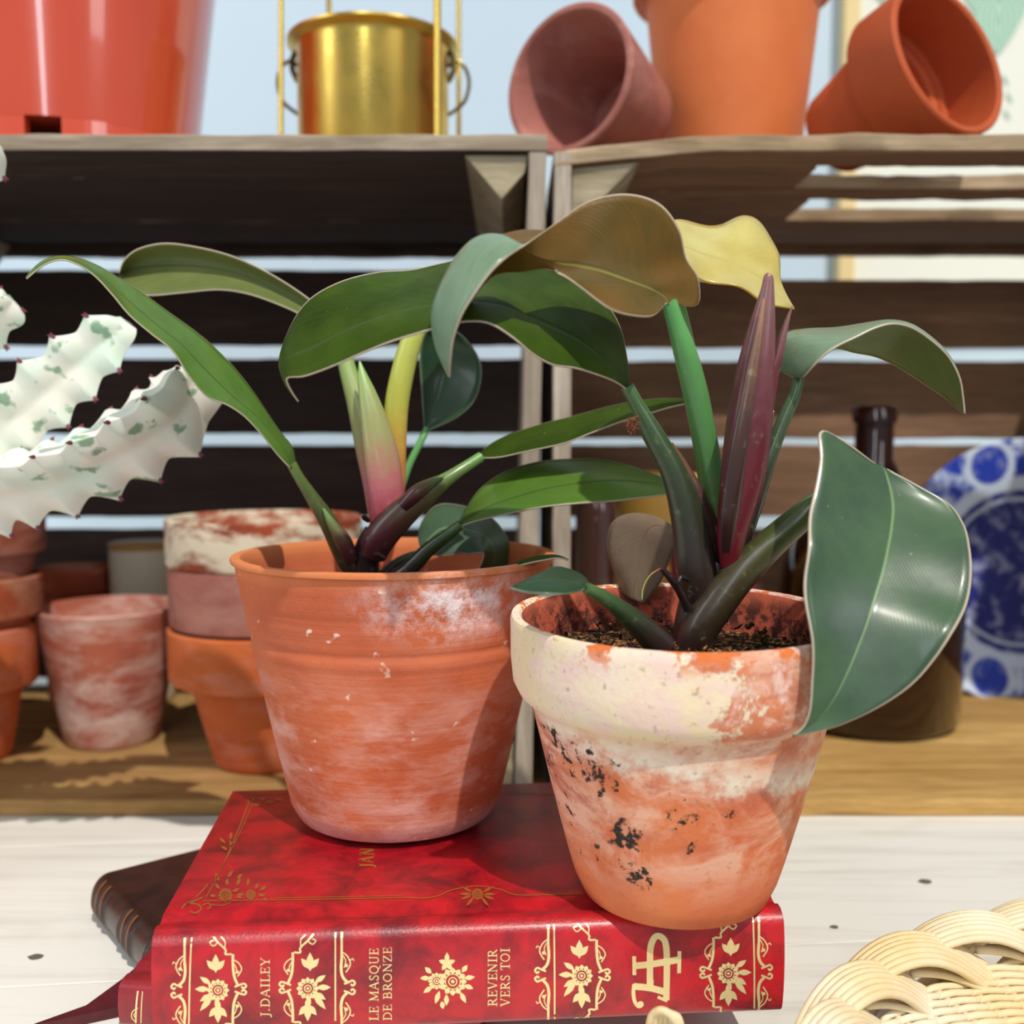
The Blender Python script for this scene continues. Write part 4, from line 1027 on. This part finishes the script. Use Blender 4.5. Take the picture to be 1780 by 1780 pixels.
# ===== left plant
# L1 long narrow leaf reaching far left
Lp = [(504,813),(482,790),(455,756),(425,724),(395,704),(360,690),(328,654),(300,610),(265,582),(225,548),(195,512),(165,480),(135,460),(106,452),(76,461),(46,485)]
Rp = [(514,814),(508,778),(486,750),(454,702),(430,668),(402,634),(370,602),(336,574),(290,541),(242,506),(207,484),(172,463),(135,449),(98,446),(68,458),(45,483)]
Mp = [(508,815),(496,786),(474,756),(444,722),(410,694),(382,668),(348,634),(316,600),(278,570),(235,534),(200,502),(168,474),(136,456),(103,450),(73,460),(46,484)]
l1 = leaf(edges(Lp, Rp, Mp, [.425,.415,.405,.395], [.430,.424,.414,.397], [.438,.440,.424,.398]), P1, 'bright', 'moss', label='long narrow bright green leaf arching to the far left')
stalk('petiole', [(625,1000,.442,20),(604,975,.440,19),(575,915,.437,17),(545,868,.434,12),(520,830,.431,9),(507,806,.430,9)], 'olive', l1)
stalk('petiole_sheath', [(612,975,.437,12),(596,940,.434,15),(578,912,.432,9),(562,884,.431,2)], 'plum', l1, n=18)
# L2 broad leaf behind, upper left
Lp = [(592,600),(560,572),(520,546),(480,528),(430,511),(380,504),(320,509),(262,514),(235,508),(215,494),(207,484)]
Rp = [(604,590),(575,552),(540,522),(500,494),(455,468),(400,444),(340,429),(285,423),(240,433),(216,452),(207,474)]
Mp = [(598,596),(568,562),(530,533),(490,508),(442,486),(390,470),(330,462),(275,462),(238,466),(216,472),(207,479)]
l2 = leaf(edges(Lp, Rp, Mp, [.455,.46,.465,.468], [.458,.468,.478,.480], [.456,.462,.468,.470]), P1, 'moss', 'olive', label='broad muted green leaf seen from below, behind the long narrow one', crease=.1)
stalk('petiole', [(668,905,.448,26),(655,840,.450,24),(640,780,.452,22),(622,700,.454,19),(604,640,.456,15),(597,598,.457,12)], 'pink', l2)
# furled sheath leaf
stalk('leaf_sheath', [(672,912,.440,24),(672,860,.438,30),(664,800,.438,31),(652,740,.439,25),(640,690,.440,17),(631,655,.441,9),(625,628,.442,1.5)], 'pink', P1, flat=.7, label='furled pink and green sheath pointing up in the left plant')
# yellow stalk and the leaf it carries behind
l3 = leaf(edges([(726,560),(770,520),(830,470),(880,440),(930,425),(975,418),(1010,425)], [(734,560),(760,500),(800,450),(850,418),(905,401),(960,404),(1010,424)], [(730,560),(765,512),(815,462),(865,432),(918,416),(968,412),(1010,424)], [.45,.45,.445], [.45,.462,.455], [.452,.48,.46]), P1, 'moss', 'olive', label='pale leaf mostly hidden behind the big arching leaves')
stalk('petiole', [(690,885,.452,12),(690,830,.453,15),(688,760,.453,19),(690,700,.453,21),(704,630,.452,20),(720,580,.451,18),(730,556,.450,12)], 'lime', l3, label='yellow and red stalk')
# small dark leaf on a thin stalk behind
Lp = [(738,747),(736,720),(734,690),(731,650),(730,612),(738,580),(752,566)]
Rp = [(746,747),(790,728),(822,700),(836,660),(832,622),(806,586),(776,566)]
Mp = [(742,747),(752,712),(764,680),(772,645),(772,612),(766,584),(762,566)]
l4 = leaf(edges(Lp, Rp, Mp, .495, [.495,.502,.50], .492), P1, 'shade', 'shade', label='small dark rounded leaf in the shade at the back', crease=.5)
stalk('petiole', [(676,900,.462,7),(696,850,.468,7),(712,806,.480,6.5),(730,770,.490,6),(742,746,.495,6)], 'green', l4)
# leaf reaching right behind the right plant's stems
Lp = [(832,794),(845,778),(880,758),(940,738),(1000,723),(1060,707),(1110,697),(1160,693),(1200,695)]
Rp = [(838,796),(868,795),(920,784),(980,771),(1030,752),(1080,733),(1125,720),(1165,708),(1202,700)]
Mp = [(835,795),(858,788),(900,772),(960,756),(1015,739),(1070,722),(1118,710),(1162,702),(1201,698)]
l5 = leaf(edges(Lp, Rp, Mp, [.455,.462,.456,.44], [.448,.448,.442,.436], [.442,.434,.432,.434]), P1, 'dark', 'olive', label='slim dark leaf pointing right behind the stems')
stalk('petiole', [(648,965,.436,24),(664,930,.434,29),(700,892,.432,26),(740,860,.432,20),(790,824,.434,11),(836,794,.440,9)], 'plum', l5)
stalk('petiole_sheath', [(700,880,.427,12),(725,856,.426,14),(750,838,.427,8),(772,826,.429,1.5)], 'plum', l5, n=16)
# leaf low right, bright
Lp = [(797,913),(808,888),(835,850),(875,822),(930,804),(990,798),(1050,800),(1100,812),(1150,830),(1200,850)]
Rp = [(802,914),(835,904),(885,893),(940,882),(1000,876),(1060,872),(1110,866),(1150,861),(1180,856),(1204,852)]
Mp = [(799,914),(818,902),(855,884),(905,868),(960,854),(1020,846),(1075,842),(1125,844),(1165,848),(1202,851)]
l6 = leaf(edges(Lp, Rp, Mp, [.440,.452,.458,.445], [.434,.436,.440,.438], [.430,.424,.428,.435]), P1, 'bright', 'moss', label='bright green leaf pointing right just above the collared pot', bulge=.002)
stalk('petiole', [(690,1005,.436,16),(715,985,.434,15),(745,955,.433,13),(775,932,.432,11),(801,912,.431,9)], 'dark', l6)
# small glossy folded leaf over the back rim
Lp = [(735,958),(728,940),(730,915),(745,890),(765,877),(795,878),(830,888),(860,905),(882,935),(886,962),(880,990)]
Rp = [(742,962),(752,965),(775,966),(800,962),(815,964),(830,962),(840,962),(838,975),(830,990),(815,998),(800,1002)]
Mp = [(738,960),(738,950),(748,935),(768,920),(792,918),(815,922),(838,930),(854,944),(860,962),(856,980),(842,998)]
l7 = leaf(edges(Lp, Rp, Mp, [.462,.478,.484,.476], [.460,.468,.470,.468], [.458,.458,.458,.462]), P1, 'deep', 'shade', label='small glossy leaf drooping over the inside of the back rim')
stalk('petiole', [(664,1000,.446,9),(690,978,.452,8),(715,966,.456,7),(740,960,.460,6)], 'dark', l7)
# leaf sliver lying on the rim between the two pots
l8 = leaf(edges([(880,988),(900,977),(925,969),(950,965),(970,966),(988,973)], [(882,990),(904,983),(928,977),(950,973),(970,970),(988,974)], [(881,989),(902,980),(927,973),(950,969),(970,968),(988,973)], .405, .400, .396), P1, 'dark', 'shade', n=24, label='tiny leaf tip lying over the right edge of the rim')
stalk('petiole', [(720,1015,.432,5),(790,1004,.420,5),(840,997,.411,4),(881,989,.402,3)], 'dark', l8)
stalk('stem', [(640,1025,.440,22),(637,985,.440,22),(640,955,.440,24),(655,925,.441,22)], 'black', P1, n=16)
for pts in ([(655,962,.430,5),(664,966,.425,4),(670,970,.421,2)], [(640,905,.436,4),(634,900,.432,5),(630,895,.430,2)]): stalk('aerial_root', pts, 'black', P1, n=8)

# ===== right plant
# R1 huge dark arching leaf toward the left
Lp = [(1088,676),(1070,664),(1040,652),(1000,640),(960,634),(925,615),(890,586),(850,562),(810,559),(770,567),(725,580),(680,594),(630,614),(580,636),(530,654),(499,658),(508,682),(519,698)]
Rp = [(1092,676),(1092,650),(1088,615),(1078,570),(1055,530),(1020,498),(975,474),(920,462),(865,450),(810,450),(765,459),(715,470),(655,474),(590,491),(535,524),(500,580),(486,640),(518,697)]
Mp = [(1090,677),(1080,662),(1058,642),(1030,620),(1000,600),(960,582),(915,564),(870,547),(822,541),(780,544),(735,548),(690,557),(640,572),(592,590),(545,612),(503,628),(497,664),(518,698)]
r1 = leaf(edges(Lp, Rp, Mp, [.345,.328,.322,.322,.328,.340], [.347,.340,.336,.336,.336,.341], [.350,.366,.374,.372,.356,.342]), P2, 'dark', 'moss', n=84, k=9, bulge=.003, label='huge dark green leaf arching left over both pots', crease=.35)
stalk('petiole', [(1222,1060,.356,30),(1210,985,.354,36),(1196,900,.352,30),(1170,820,.350,22),(1135,755,.349,19),(1108,705,.348,13),(1090,672,.347,12)], 'dark', r1)
stalk('petiole_sheath', [(1240,1000,.360,18),(1232,930,.357,22),(1212,860,.354,14),(1190,810,.353,7),(1168,770,.351,2)], 'maroon_edge', r1, n=20)
# R2 top leaf, olive underside, tip curling down to show its pale top
rows2 = [((1158,526,.336),(1163,530,.338),(1170,528,.341)),
 ((1135,549,.326),(1150,512,.338),(1212,530,.350)), ((1095,548,.321),(1130,500,.334),(1213,485,.352)), ((1062,538,.319),(1100,488,.331),(1192,448,.350)),
 ((1035,520,.319),(1068,476,.329),(1180,398,.344)), ((1010,500,.320),(1040,467,.327),(1146,354,.338)), ((985,482,.321),(1010,461,.325),(1090,337,.332)),
 ((962,470,.323),(982,458,.322),(1025,349,.328)), ((940,466,.326),(950,454,.319),(968,386,.322)), ((908,472,.330),(912,440,.317),(912,426,.313)),
 ((878,474,.333),(872,417,.320),(878,450,.307)), ((855,482,.335),(832,419,.320),(853,474,.305)), ((832,506,.335),(798,449,.319),(828,508,.304)),
 ((808,545,.333),(769,497,.318),(803,548,.305)), ((788,585,.330),(753,548,.317),(788,592,.308)), ((778,620,.326),(759,603,.317),(783,632,.312)), ((781,655,.320),(779,653,.318),(782,656,.317))]
r2 = leaf(rows2, P2, 'olive', 'sage', n=96, k=10, bulge=-.0015, label='topmost leaf with bronze underside and a curled pale tip', crease=.45)
stalk('petiole', [(1252,985,.364,20),(1250,940,.363,23),(1240,860,.360,23),(1226,770,.355,22),(1208,680,.350,22),(1190,610,.345,20),(1174,560,.342,15),(1163,525,.340,14)], 'green', r2)
# R3 yellow leaf
Lp = [(1150,420),(1165,440),(1185,460),(1212,480),(1250,492),(1290,506),(1325,521),(1352,533),(1381,537)]
Rp = [(1150,400),(1170,385),(1205,387),(1250,388),(1295,380),(1330,394),(1352,435),(1354,485),(1380,536)]
Mp = [(1150,410),(1168,414),(1195,424),(1232,436),(1272,448),(1308,466),(1334,486),(1352,510),(1380,537)]
r3 = leaf(edges(Lp, Rp, Mp, [.37,.362,.362,.372], [.375,.374,.374,.376], [.38,.395,.392,.378]), P2, 'yellow', 'yellow', bulge=.002, wave=.0012, label='glossy translucent yellow leaf at the top, mostly behind the bronze one')
stalk('petiole', [(1262,970,.372,12),(1246,860,.378,11),(1222,720,.380,10),(1190,560,.380,9),(1160,460,.378,8),(1150,412,.376,7)], 'green', r3)
# R4 tall rolled maroon spear
stalk('leaf_spear', [(1268,985,.350,16),(1272,930,.348,26),(1290,840,.347,38),(1302,740,.346,40),(1314,640,.345,33),(1326,560,.345,22),(1334,505,.345,12),(1336,480,.345,8),(1337,476,.345,2)], 'maroon', P2, flat=.75, n=40, label='tall furled maroon leaf spear')
stalk('spear_edge', [(1262,960,.344,8),(1270,880,.338,16),(1284,780,.334,15),(1302,680,.334,12),(1318,590,.336,8),(1328,520,.339,4)], 'maroon_edge', P2, flat=.5, n=30)
stalk('leaf_spear', [(1330,740,.347,10),(1342,660,.347,11),(1354,610,.347,9),(1366,565,.347,5),(1377,532,.347,1)], 'maroon', P2, n=20, label='short pointed maroon spear beside the tall one')
# R5 leaf to the right
rows5 = [((1386,656,.366),(1387,655,.364),(1391,657,.360)), ((1378,655,.374),(1357,643,.368),(1396,656,.354)), ((1396,640,.380),(1353,612,.370),(1412,639,.350)),
 ((1422,622,.384),(1364,580,.371),(1433,618,.348)), ((1452,606,.386),(1402,572,.371),(1458,601,.347)), ((1487,613,.386),(1450,570,.370),(1487,587,.347)),
 ((1522,620,.385),(1495,564,.368),(1520,571,.348)), ((1552,633,.383),(1542,560,.366),(1552,563,.349)), ((1582,651,.380),(1581,567,.364),(1585,570,.351)),
 ((1612,671,.376),(1616,589,.362),(1619,592,.353)), ((1642,691,.372),(1646,618,.360),(1649,621,.354)), ((1659,706,.368),(1665,655,.359),(1668,657,.355)), ((1668,714,.364),(1672,690,.359),(1674,690,.357)), ((1676,718,.361),(1676,719,.360),(1677,719,.359))]
r5 = leaf(rows5, P2, 'sage', 'moss', n=72, k=9, label='leaf arching right with a drooping pointed tip', crease=.55)
# lower face of the same blade
stalk('petiole', [(1266,985,.358,20),(1284,930,.357,24),(1308,870,.357,20),(1335,800,.358,14),(1362,730,.360,12),(1380,690,.361,11),(1390,652,.362,9)], 'dark', r5)
stalk('petiole_sheath', [(1300,860,.350,10),(1318,800,.350,13),(1332,750,.352,9),(1345,714,.354,1.5)], 'maroon_edge', r5, n=16)
# R6 large drooping leaf at the front right
Lp = [(1520,806),(1432,748),(1424,800),(1415,860),(1408,905),(1402,950),(1400,1000),(1403,1060),(1409,1120),(1413,1175),(1409,1225),(1396,1262),(1378,1280)]
Rp = [(1542,816),(1600,846),(1650,876),(1676,912),(1686,952),(1689,995),(1680,1050),(1656,1102),(1620,1152),(1578,1196),(1520,1234),(1450,1264),(1379,1280)]
Mp = [(1530,810),(1536,826),(1541,858),(1543,895),(1538,935),(1530,975),(1519,1020),(1506,1068),(1490,1116),(1472,1162),(1450,1208),(1420,1250),(1378,1280)]
r6 = leaf(edges(Lp, Rp, Mp, [.338,.322,.308,.302,.299,.300], [.342,.338,.324,.310,.302,.300], [.342,.332,.314,.299,.297,.300]), P2, 'moss', 'deep', n=80, k=10, bulge=-.004, wave=.0007, label='large drooping blue green leaf in front of the collared pot', crease=.35)
stalk('petiole', [(1202,1125,.352,30),(1225,1078,.350,33),(1280,1005,.350,31),(1340,945,.352,27),(1400,893,.350,24),(1450,852,.350,18),(1500,824,.349,12),(1528,816,.346,8)], 'olive', r6)
# R7 small leaf at left over the rim
Lp = [(1016,1024),(1000,1030),(975,1033),(945,1033),(915,1030),(887,1022)]
Rp = [(1024,1020),(1016,1004),(990,990),(962,986),(936,998),(888,1021)]
Mp = [(1020,1022),(1004,1016),(980,1011),(950,1010),(920,1014),(888,1021)]
r7 = leaf(edges(Lp, Rp, Mp, [.318,.310,.312], [.320,.318,.314], [.322,.332,.314]), P2, 'shade', 'dusk', n=30, label='small dark leaf poking over the left of the collared rim')
stalk('petiole', [(1150,1125,.336,26),(1120,1095,.332,23),(1085,1065,.328,18),(1055,1042,.324,13),(1020,1022,.320,10)], 'dark', r7)
# R8 drooping brown leaf behind
Lp = [(1196,985),(1180,930),(1155,905),(1120,893),(1085,895),(1062,912),(1056,950),(1066,990),(1080,1030)]
Rp = [(1200,1000),(1200,985),(1190,960),(1180,950),(1170,960),(1160,985),(1150,1010),(1135,1030),(1120,1050)]
Mp = [(1198,992),(1188,952),(1168,926),(1146,914),(1128,922),(1116,950),(1108,985),(1102,1015),(1100,1042)]
r8 = leaf(edges(Lp, Rp, Mp, [.39,.405,.412,.412], [.388,.400,.404,.404], [.386,.395,.400,.404]), P2, 'dusk', 'dusk', n=40, label='drooping brownish leaf behind the stems', crease=.4)
stalk('petiole', [(1216,1060,.368,10),(1208,1030,.374,9),(1200,995,.386,8)], 'dark', r8, n=12)
stalk('stem', [(1196,1140,.358,30),(1206,1085,.357,34),(1222,1030,.357,36),(1244,980,.358,34)], 'black', P2, n=18)
stalk('dry_stub', [(1196,1060,.348,8),(1182,1030,.346,7),(1168,1008,.344,7),(1150,988,.342,5)], 'black', P2, n=12)
stalk('dry_stub', [(1196,1008,.346,4),(1184,1003,.343,4),(1180,1012,.342,3)], 'black', P2, n=10)
stalk('root_hair', [(1148,988,.342,.8),(1130,1000,.340,.7),(1118,1022,.339,.6),(1116,1042,.338,.6)], 'lime', P2, n=12)
mb = MB()
for i in range(26):
    p = at(1100 + random.uniform(-9, 9), 738 + random.uniform(-12, 12), .341); d = Vector((random.uniform(-1, 1), random.uniform(-1, 1), random.uniform(-1, 1))).normalized() * .0018
    v_, f_, u_ = tube_data([p - d, p, p + d], [.00015, .0003, .0001], 5); mb.add(v_, f_)
v_, f_, u_ = tube_data([at(1096, 738, .341), at(1104, 726, .344), at(1116, 720, .349)], [.0004]*3, 5); mb.add(v_, f_)
o = mb.build('dried_debris', plain('dried_brown', srgb(120, 70, 44), .8), P2, smooth=False)

# ================================================================== PALE CACTUS-LIKE EUPHORBIA (left)
cm = MT('ghost_euphorbia', .5, .4); cv_ = cm.coord('Object', (1, 1, 1), False); cu = cm.sep(cm.tc.outputs['UV'])
cn = cm.noise(cv_, 34, 4, .6); c = cm.mix(cm.ramp(cn, [(.42, .0), (.72, 1.0)]), srgb(236, 232, 220), srgb(206, 230, 212))
tooth = cu[0]
c = cm.mix(cm.math('MULTIPLY', cm.ramp(cu[0], [(.35, .0), (.7, 1.0)]), .35), c, srgb(226, 246, 232))
gn_ = cm.noise(cv_, 90, 3, .5); c = cm.mix(cm.math('MULTIPLY', cm.ramp(gn_, [(.61, .0), (.67, 1.0)]), .75), c, srgb(84, 140, 96))
cm.set(color=c); cm.set(**{'Subsurface Weight': .15, 'Subsurface Scale': .004}); CAC = cm.m
SPN = plain('euphorbia_spine', srgb(126, 60, 74), .5)
CP = empty('cactus', at(-330, 1000, .50)); CP.location.z = 0
tag(CP, 'pale variegated cactus with toothed ribbed arms reaching in from the left edge', 'cactus')
def arm(pts, ribs=3, twist=0.0, tooth=13, name='arm'):
    P = []
    for (px, py, Y, rr) in pts:
        p = at(px, py, Y); P.append(Vector((p.x, p.y, p.z, pxr(rr, p))))
    L = sum(((P[i+1].xyz - P[i].xyz).length) for i in range(len(P)-1)); n = max(40, int(L / .0011)); Q = catmull(P, n)
    vs = []; us = []; fs = []; seg = ribs * 10; prev = None; sp = MB(); acc = 0
    period = .0185
    for i, q in enumerate(Q):
        p = q.xyz; t = (Q[min(i+1, n-1)].xyz - Q[max(i-1, 0)].xyz).normalized()
        if i: acc += (p - Q[i-1].xyz).length
        a = t.cross(Vector((0, -1, 0))).normalized() if prev is None else (prev - t*prev.dot(t)).normalized(); prev = a; b = t.cross(a)
        for j in range(seg):
            th_ = 2*PI*j/seg; x = (j % 10) / 10; x = min(x, 1 - x) * 2   # 0 on rib, 1 in the valley
            ri = j // 10 + (1 if j % 10 > 5 else 0); ph = ((acc / period + .37 * (ri % ribs)) % 1.0)
            tt = max(0, 1 - abs(ph - .5) * 2.0) ** 1.4
            prof_ = (1 - x) ** 1.7
            r = q.w * (.46 + prof_ * (.42 + .36 * tt)); an = th_ + twist * i / n
            vs.append(p + a * (r*math.cos(an)) + b * (r*math.sin(an))); us.append(((1 - x) * (0.4 + .6 * tt), acc * 10))
        for ri in range(ribs):
            ph0 = ((acc / period + .37 * ri) % 1.0)
            pa = acc - (p - Q[i-1].xyz).length if i else acc
            ph1 = ((pa / period + .37 * ri) % 1.0)
            if i and ph1 < .5 <= ph0:
                an = 2*PI*ri/ribs + twist * i / n; dr = a*math.cos(an) + b*math.sin(an); c0 = p + dr * (q.w * 1.19)
                for s_ in (-1, 1):
                    v_, f_, u_ = tube_data([c0 - dr*.0012, c0 + dr*.0004 + t*s_*.0003, c0 + dr*.0018 + t*s_*.0009], [.0011, .0008, .00015], 6); sp.add(v_, f_, u_)
    for i in range(n-1):
        for j in range(seg): k = (j+1) % seg; fs.append((i*seg+j, i*seg+k, (i+1)*seg+k, (i+1)*seg+j))
    fs.append(tuple(range(seg-1, -1, -1))); fs.append(tuple(range((n-1)*seg, n*seg)))
    o = mesh(name, vs, fs, CAC, CP, us, sharp=60); sp.build('spines', SPN, o); return o
arm([(-330,1010,.50,70),(-230,960,.49,74),(-120,905,.47,76),(-20,850,.465,76),(70,826,.46,74),(150,796,.458,74),(232,752,.456,80),(296,704,.456,80),(318,662,.456,62),(324,640,.456,28)], 3, .5)
arm([(-330,960,.51,60),(-220,900,.50,62),(-110,825,.49,64),(-10,752,.487,66),(60,700,.484,64),(125,645,.482,60),(178,600,.480,52),(212,572,.478,40),(222,560,.478,18)], 3, -.4)
arm([(-320,900,.50,45),(-250,760,.49,44),(-170,680,.48,46),(-90,612,.475,48),(-30,556,.472,48),(8,530,.470,40),(20,520,.47,16)], 3, .3)
arm([(-310,900,.52,45),(-280,700,.50,44),(-220,520,.48,46),(-140,390,.470,48),(-70,310,.465,46),(-18,262,.463,34),(-4,250,.463,14)], 3, .6)
cpz = CP.location
mb = MB(); v_, f_, u_ = lathe_data([(.0, .055), (.02, .055), (.021, .09), (.022, .15), (.018, .21), (.004, .23), (0, .23)], (cpz.x, cpz.y, 0), 24); mb.add(v_, f_, u_); mb.build('trunk', CAC, CP)
v_, f_, u_ = lathe_data(pot_prof(.045, .032, .07, .003, .018), (cpz.x, cpz.y, .0003), 48); mesh('pot', v_, f_, TC['orange'], CP, u_)
v_, f_, u_ = lathe_data([(0, .05), (.035, .05), (.035, .06), (0, .062)], (cpz.x, cpz.y, 0), 24); mesh('soil', v_, f_, SOIL, CP, u_)

# ================================================================== WICKER BASKET (bottom right)
wk = MT('wicker_reed', .55, .4); wn_ = wk.noise(wk.coord('Object', (1, 1, 1), False), 160, 3, .6); wn2 = wk.noise(wk.coord('Object', (1, 1, 1), False), 14, 3, .5)
c = wk.mix(wn_, srgb(212, 184, 126), srgb(232, 212, 166)); c = wk.mix(wk.ramp(wn2, [(.42, .0), (.6, .8)]), c, srgb(232, 222, 202)); wk.set(color=c); wk.bump(wk.noise(wk.coord('Object', (1, 1, 1), False), 500, 3, .6), .3, .0004); WK = wk.m
cB = Vector((.268, .268, 0)); RBx, RBy = .175, .120      # oval basket, its far left rim in view
HBK = .021
bk_ = empty('wicker_basket', cB); tag(bk_, 'pale woven wicker basket with a braided rim at the bottom right', 'basket')
def ell(a, k=1.0, z=0.0): return cB + Vector((RBx*k*math.cos(a), RBy*k*math.sin(a), z))
nst = 28; PB = 2 * PI / nst
def band(a0, over, nreed):
    """flat ribbon of reeds crossing the rim diagonally"""
    mb = MB(); M_ = 24; Cn = []; Nr = []
    for i in range(M_ + 1):
        t = i / M_
        if over: a = a0 - t * PB * 2.5; k = 1.085 - .135 * t; z = HBK - .012 + .030 * math.sin(PI * (.04 + t * .80)) ; h = .0060 * math.sin(PI * min(1, t * 1.02 + .05)) - .001
        else: a = a0 - t * PB * 1.5; k = 1.03 - .11 * t; z = HBK + .010 - .024 * t * t; h = .0005
        rd = Vector((math.cos(a), math.sin(a), 0)); nr = (rd * (.5 - 1.2 * t) + Vector((0, 0, .8))).normalized()
        Cn.append(ell(a, k, z) + nr * h); Nr.append(nr)
    for r_ in range(nreed):
        off = (r_ - (nreed-1)/2); P = []
        for i in range(M_ + 1):
            T1 = (Cn[min(i+1, M_)] - Cn[max(i-1, 0)]).normalized(); sd_ = T1.cross(Nr[i]).normalized(); t = i / M_
            P.append(Cn[i] + sd_ * off * .00225 * (.6 + .45 * math.sin(PI * (.1 + .8 * t))) + Nr[i] * (-.00012 * off * off))
        v_, f_, u_ = tube_data(P, [.00142 * (1 + .10 * math.sin(r_ * 2.1 + a0 * 5))] * (M_ + 1), 7); mb.add(v_, f_, u_)
    return mb.build('rim_braid', WK, bk_, sharp=0)
for i in range(nst):
    band(2 * PI * i / nst, True, 7); band(2 * PI * (i + .5) / nst, False, 6)
mb = MB()
for r_ in range(5):
    P = catmull([at(1128 + r_ * 10, 1800, .318), at(1130 + r_ * 9, 1775, .316), at(1136 + r_ * 7, 1758 + abs(r_-2) * 2, .315), at(1150 + r_ * 4, 1756 + r_ * 2, .313), at(1166 + r_ * 3, 1764 + r_, .312), at(1180 + r_, 1785, .312)], 20)
    v_, f_, u_ = tube_data(P, [.0013] * 20, 7); mb.add(v_, f_, u_)
mb.build('reed_end', WK, bk_, sharp=0)
# woven wall inside
rows_n = 15
for k in range(rows_n):
    mb = MB(); z = .003 + (HBK + .002) * k / (rows_n - 1); kk = .66 + .31 * (k / (rows_n-1)) ** .9
    for ph in (0, PI):
        P = []; N_ = 420
        for i in range(N_ + 1):
            a = 2*PI*i/N_; wv_ = math.sin(a * 34 + ph + k * PI)
            P.append(ell(a, kk + .012 * wv_, z + .0011 * math.cos(a * 34 + ph + k*PI)))
        v_, f_, u_ = tube_data(P, [.0014] * (N_+1), 6); mb.add(v_, f_, u_)
    mb.build('wall_weave', WK, bk_, sharp=0)
for k in range(10):
    mb = MB(); kk = .68 - k * .068
    P = [ell(2*PI*i/200, kk + .012 * math.sin(2*PI*i/200 * 30 + k * PI), .0022 + .0008 * math.cos(2*PI*i/200*30)) for i in range(201)]
    v_, f_, u_ = tube_data(P, [.0014] * 201, 6); mb.add(v_, f_, u_); mb.build('base_weave', WK, bk_, sharp=0)
mb = MB()
for i in range(34):
    a = 2*PI*(i + .5)/34; P = [ell(a, .05, .002), ell(a, .4, .002), ell(a, .69, .002), ell(a, .8, .012), ell(a, .93, HBK - .002)]; v_, f_, u_ = tube_data(catmull(P, 20), [.0011]*20, 6); mb.add(v_, f_, u_)
mb.build('stakes', WK, bk_, sharp=0)
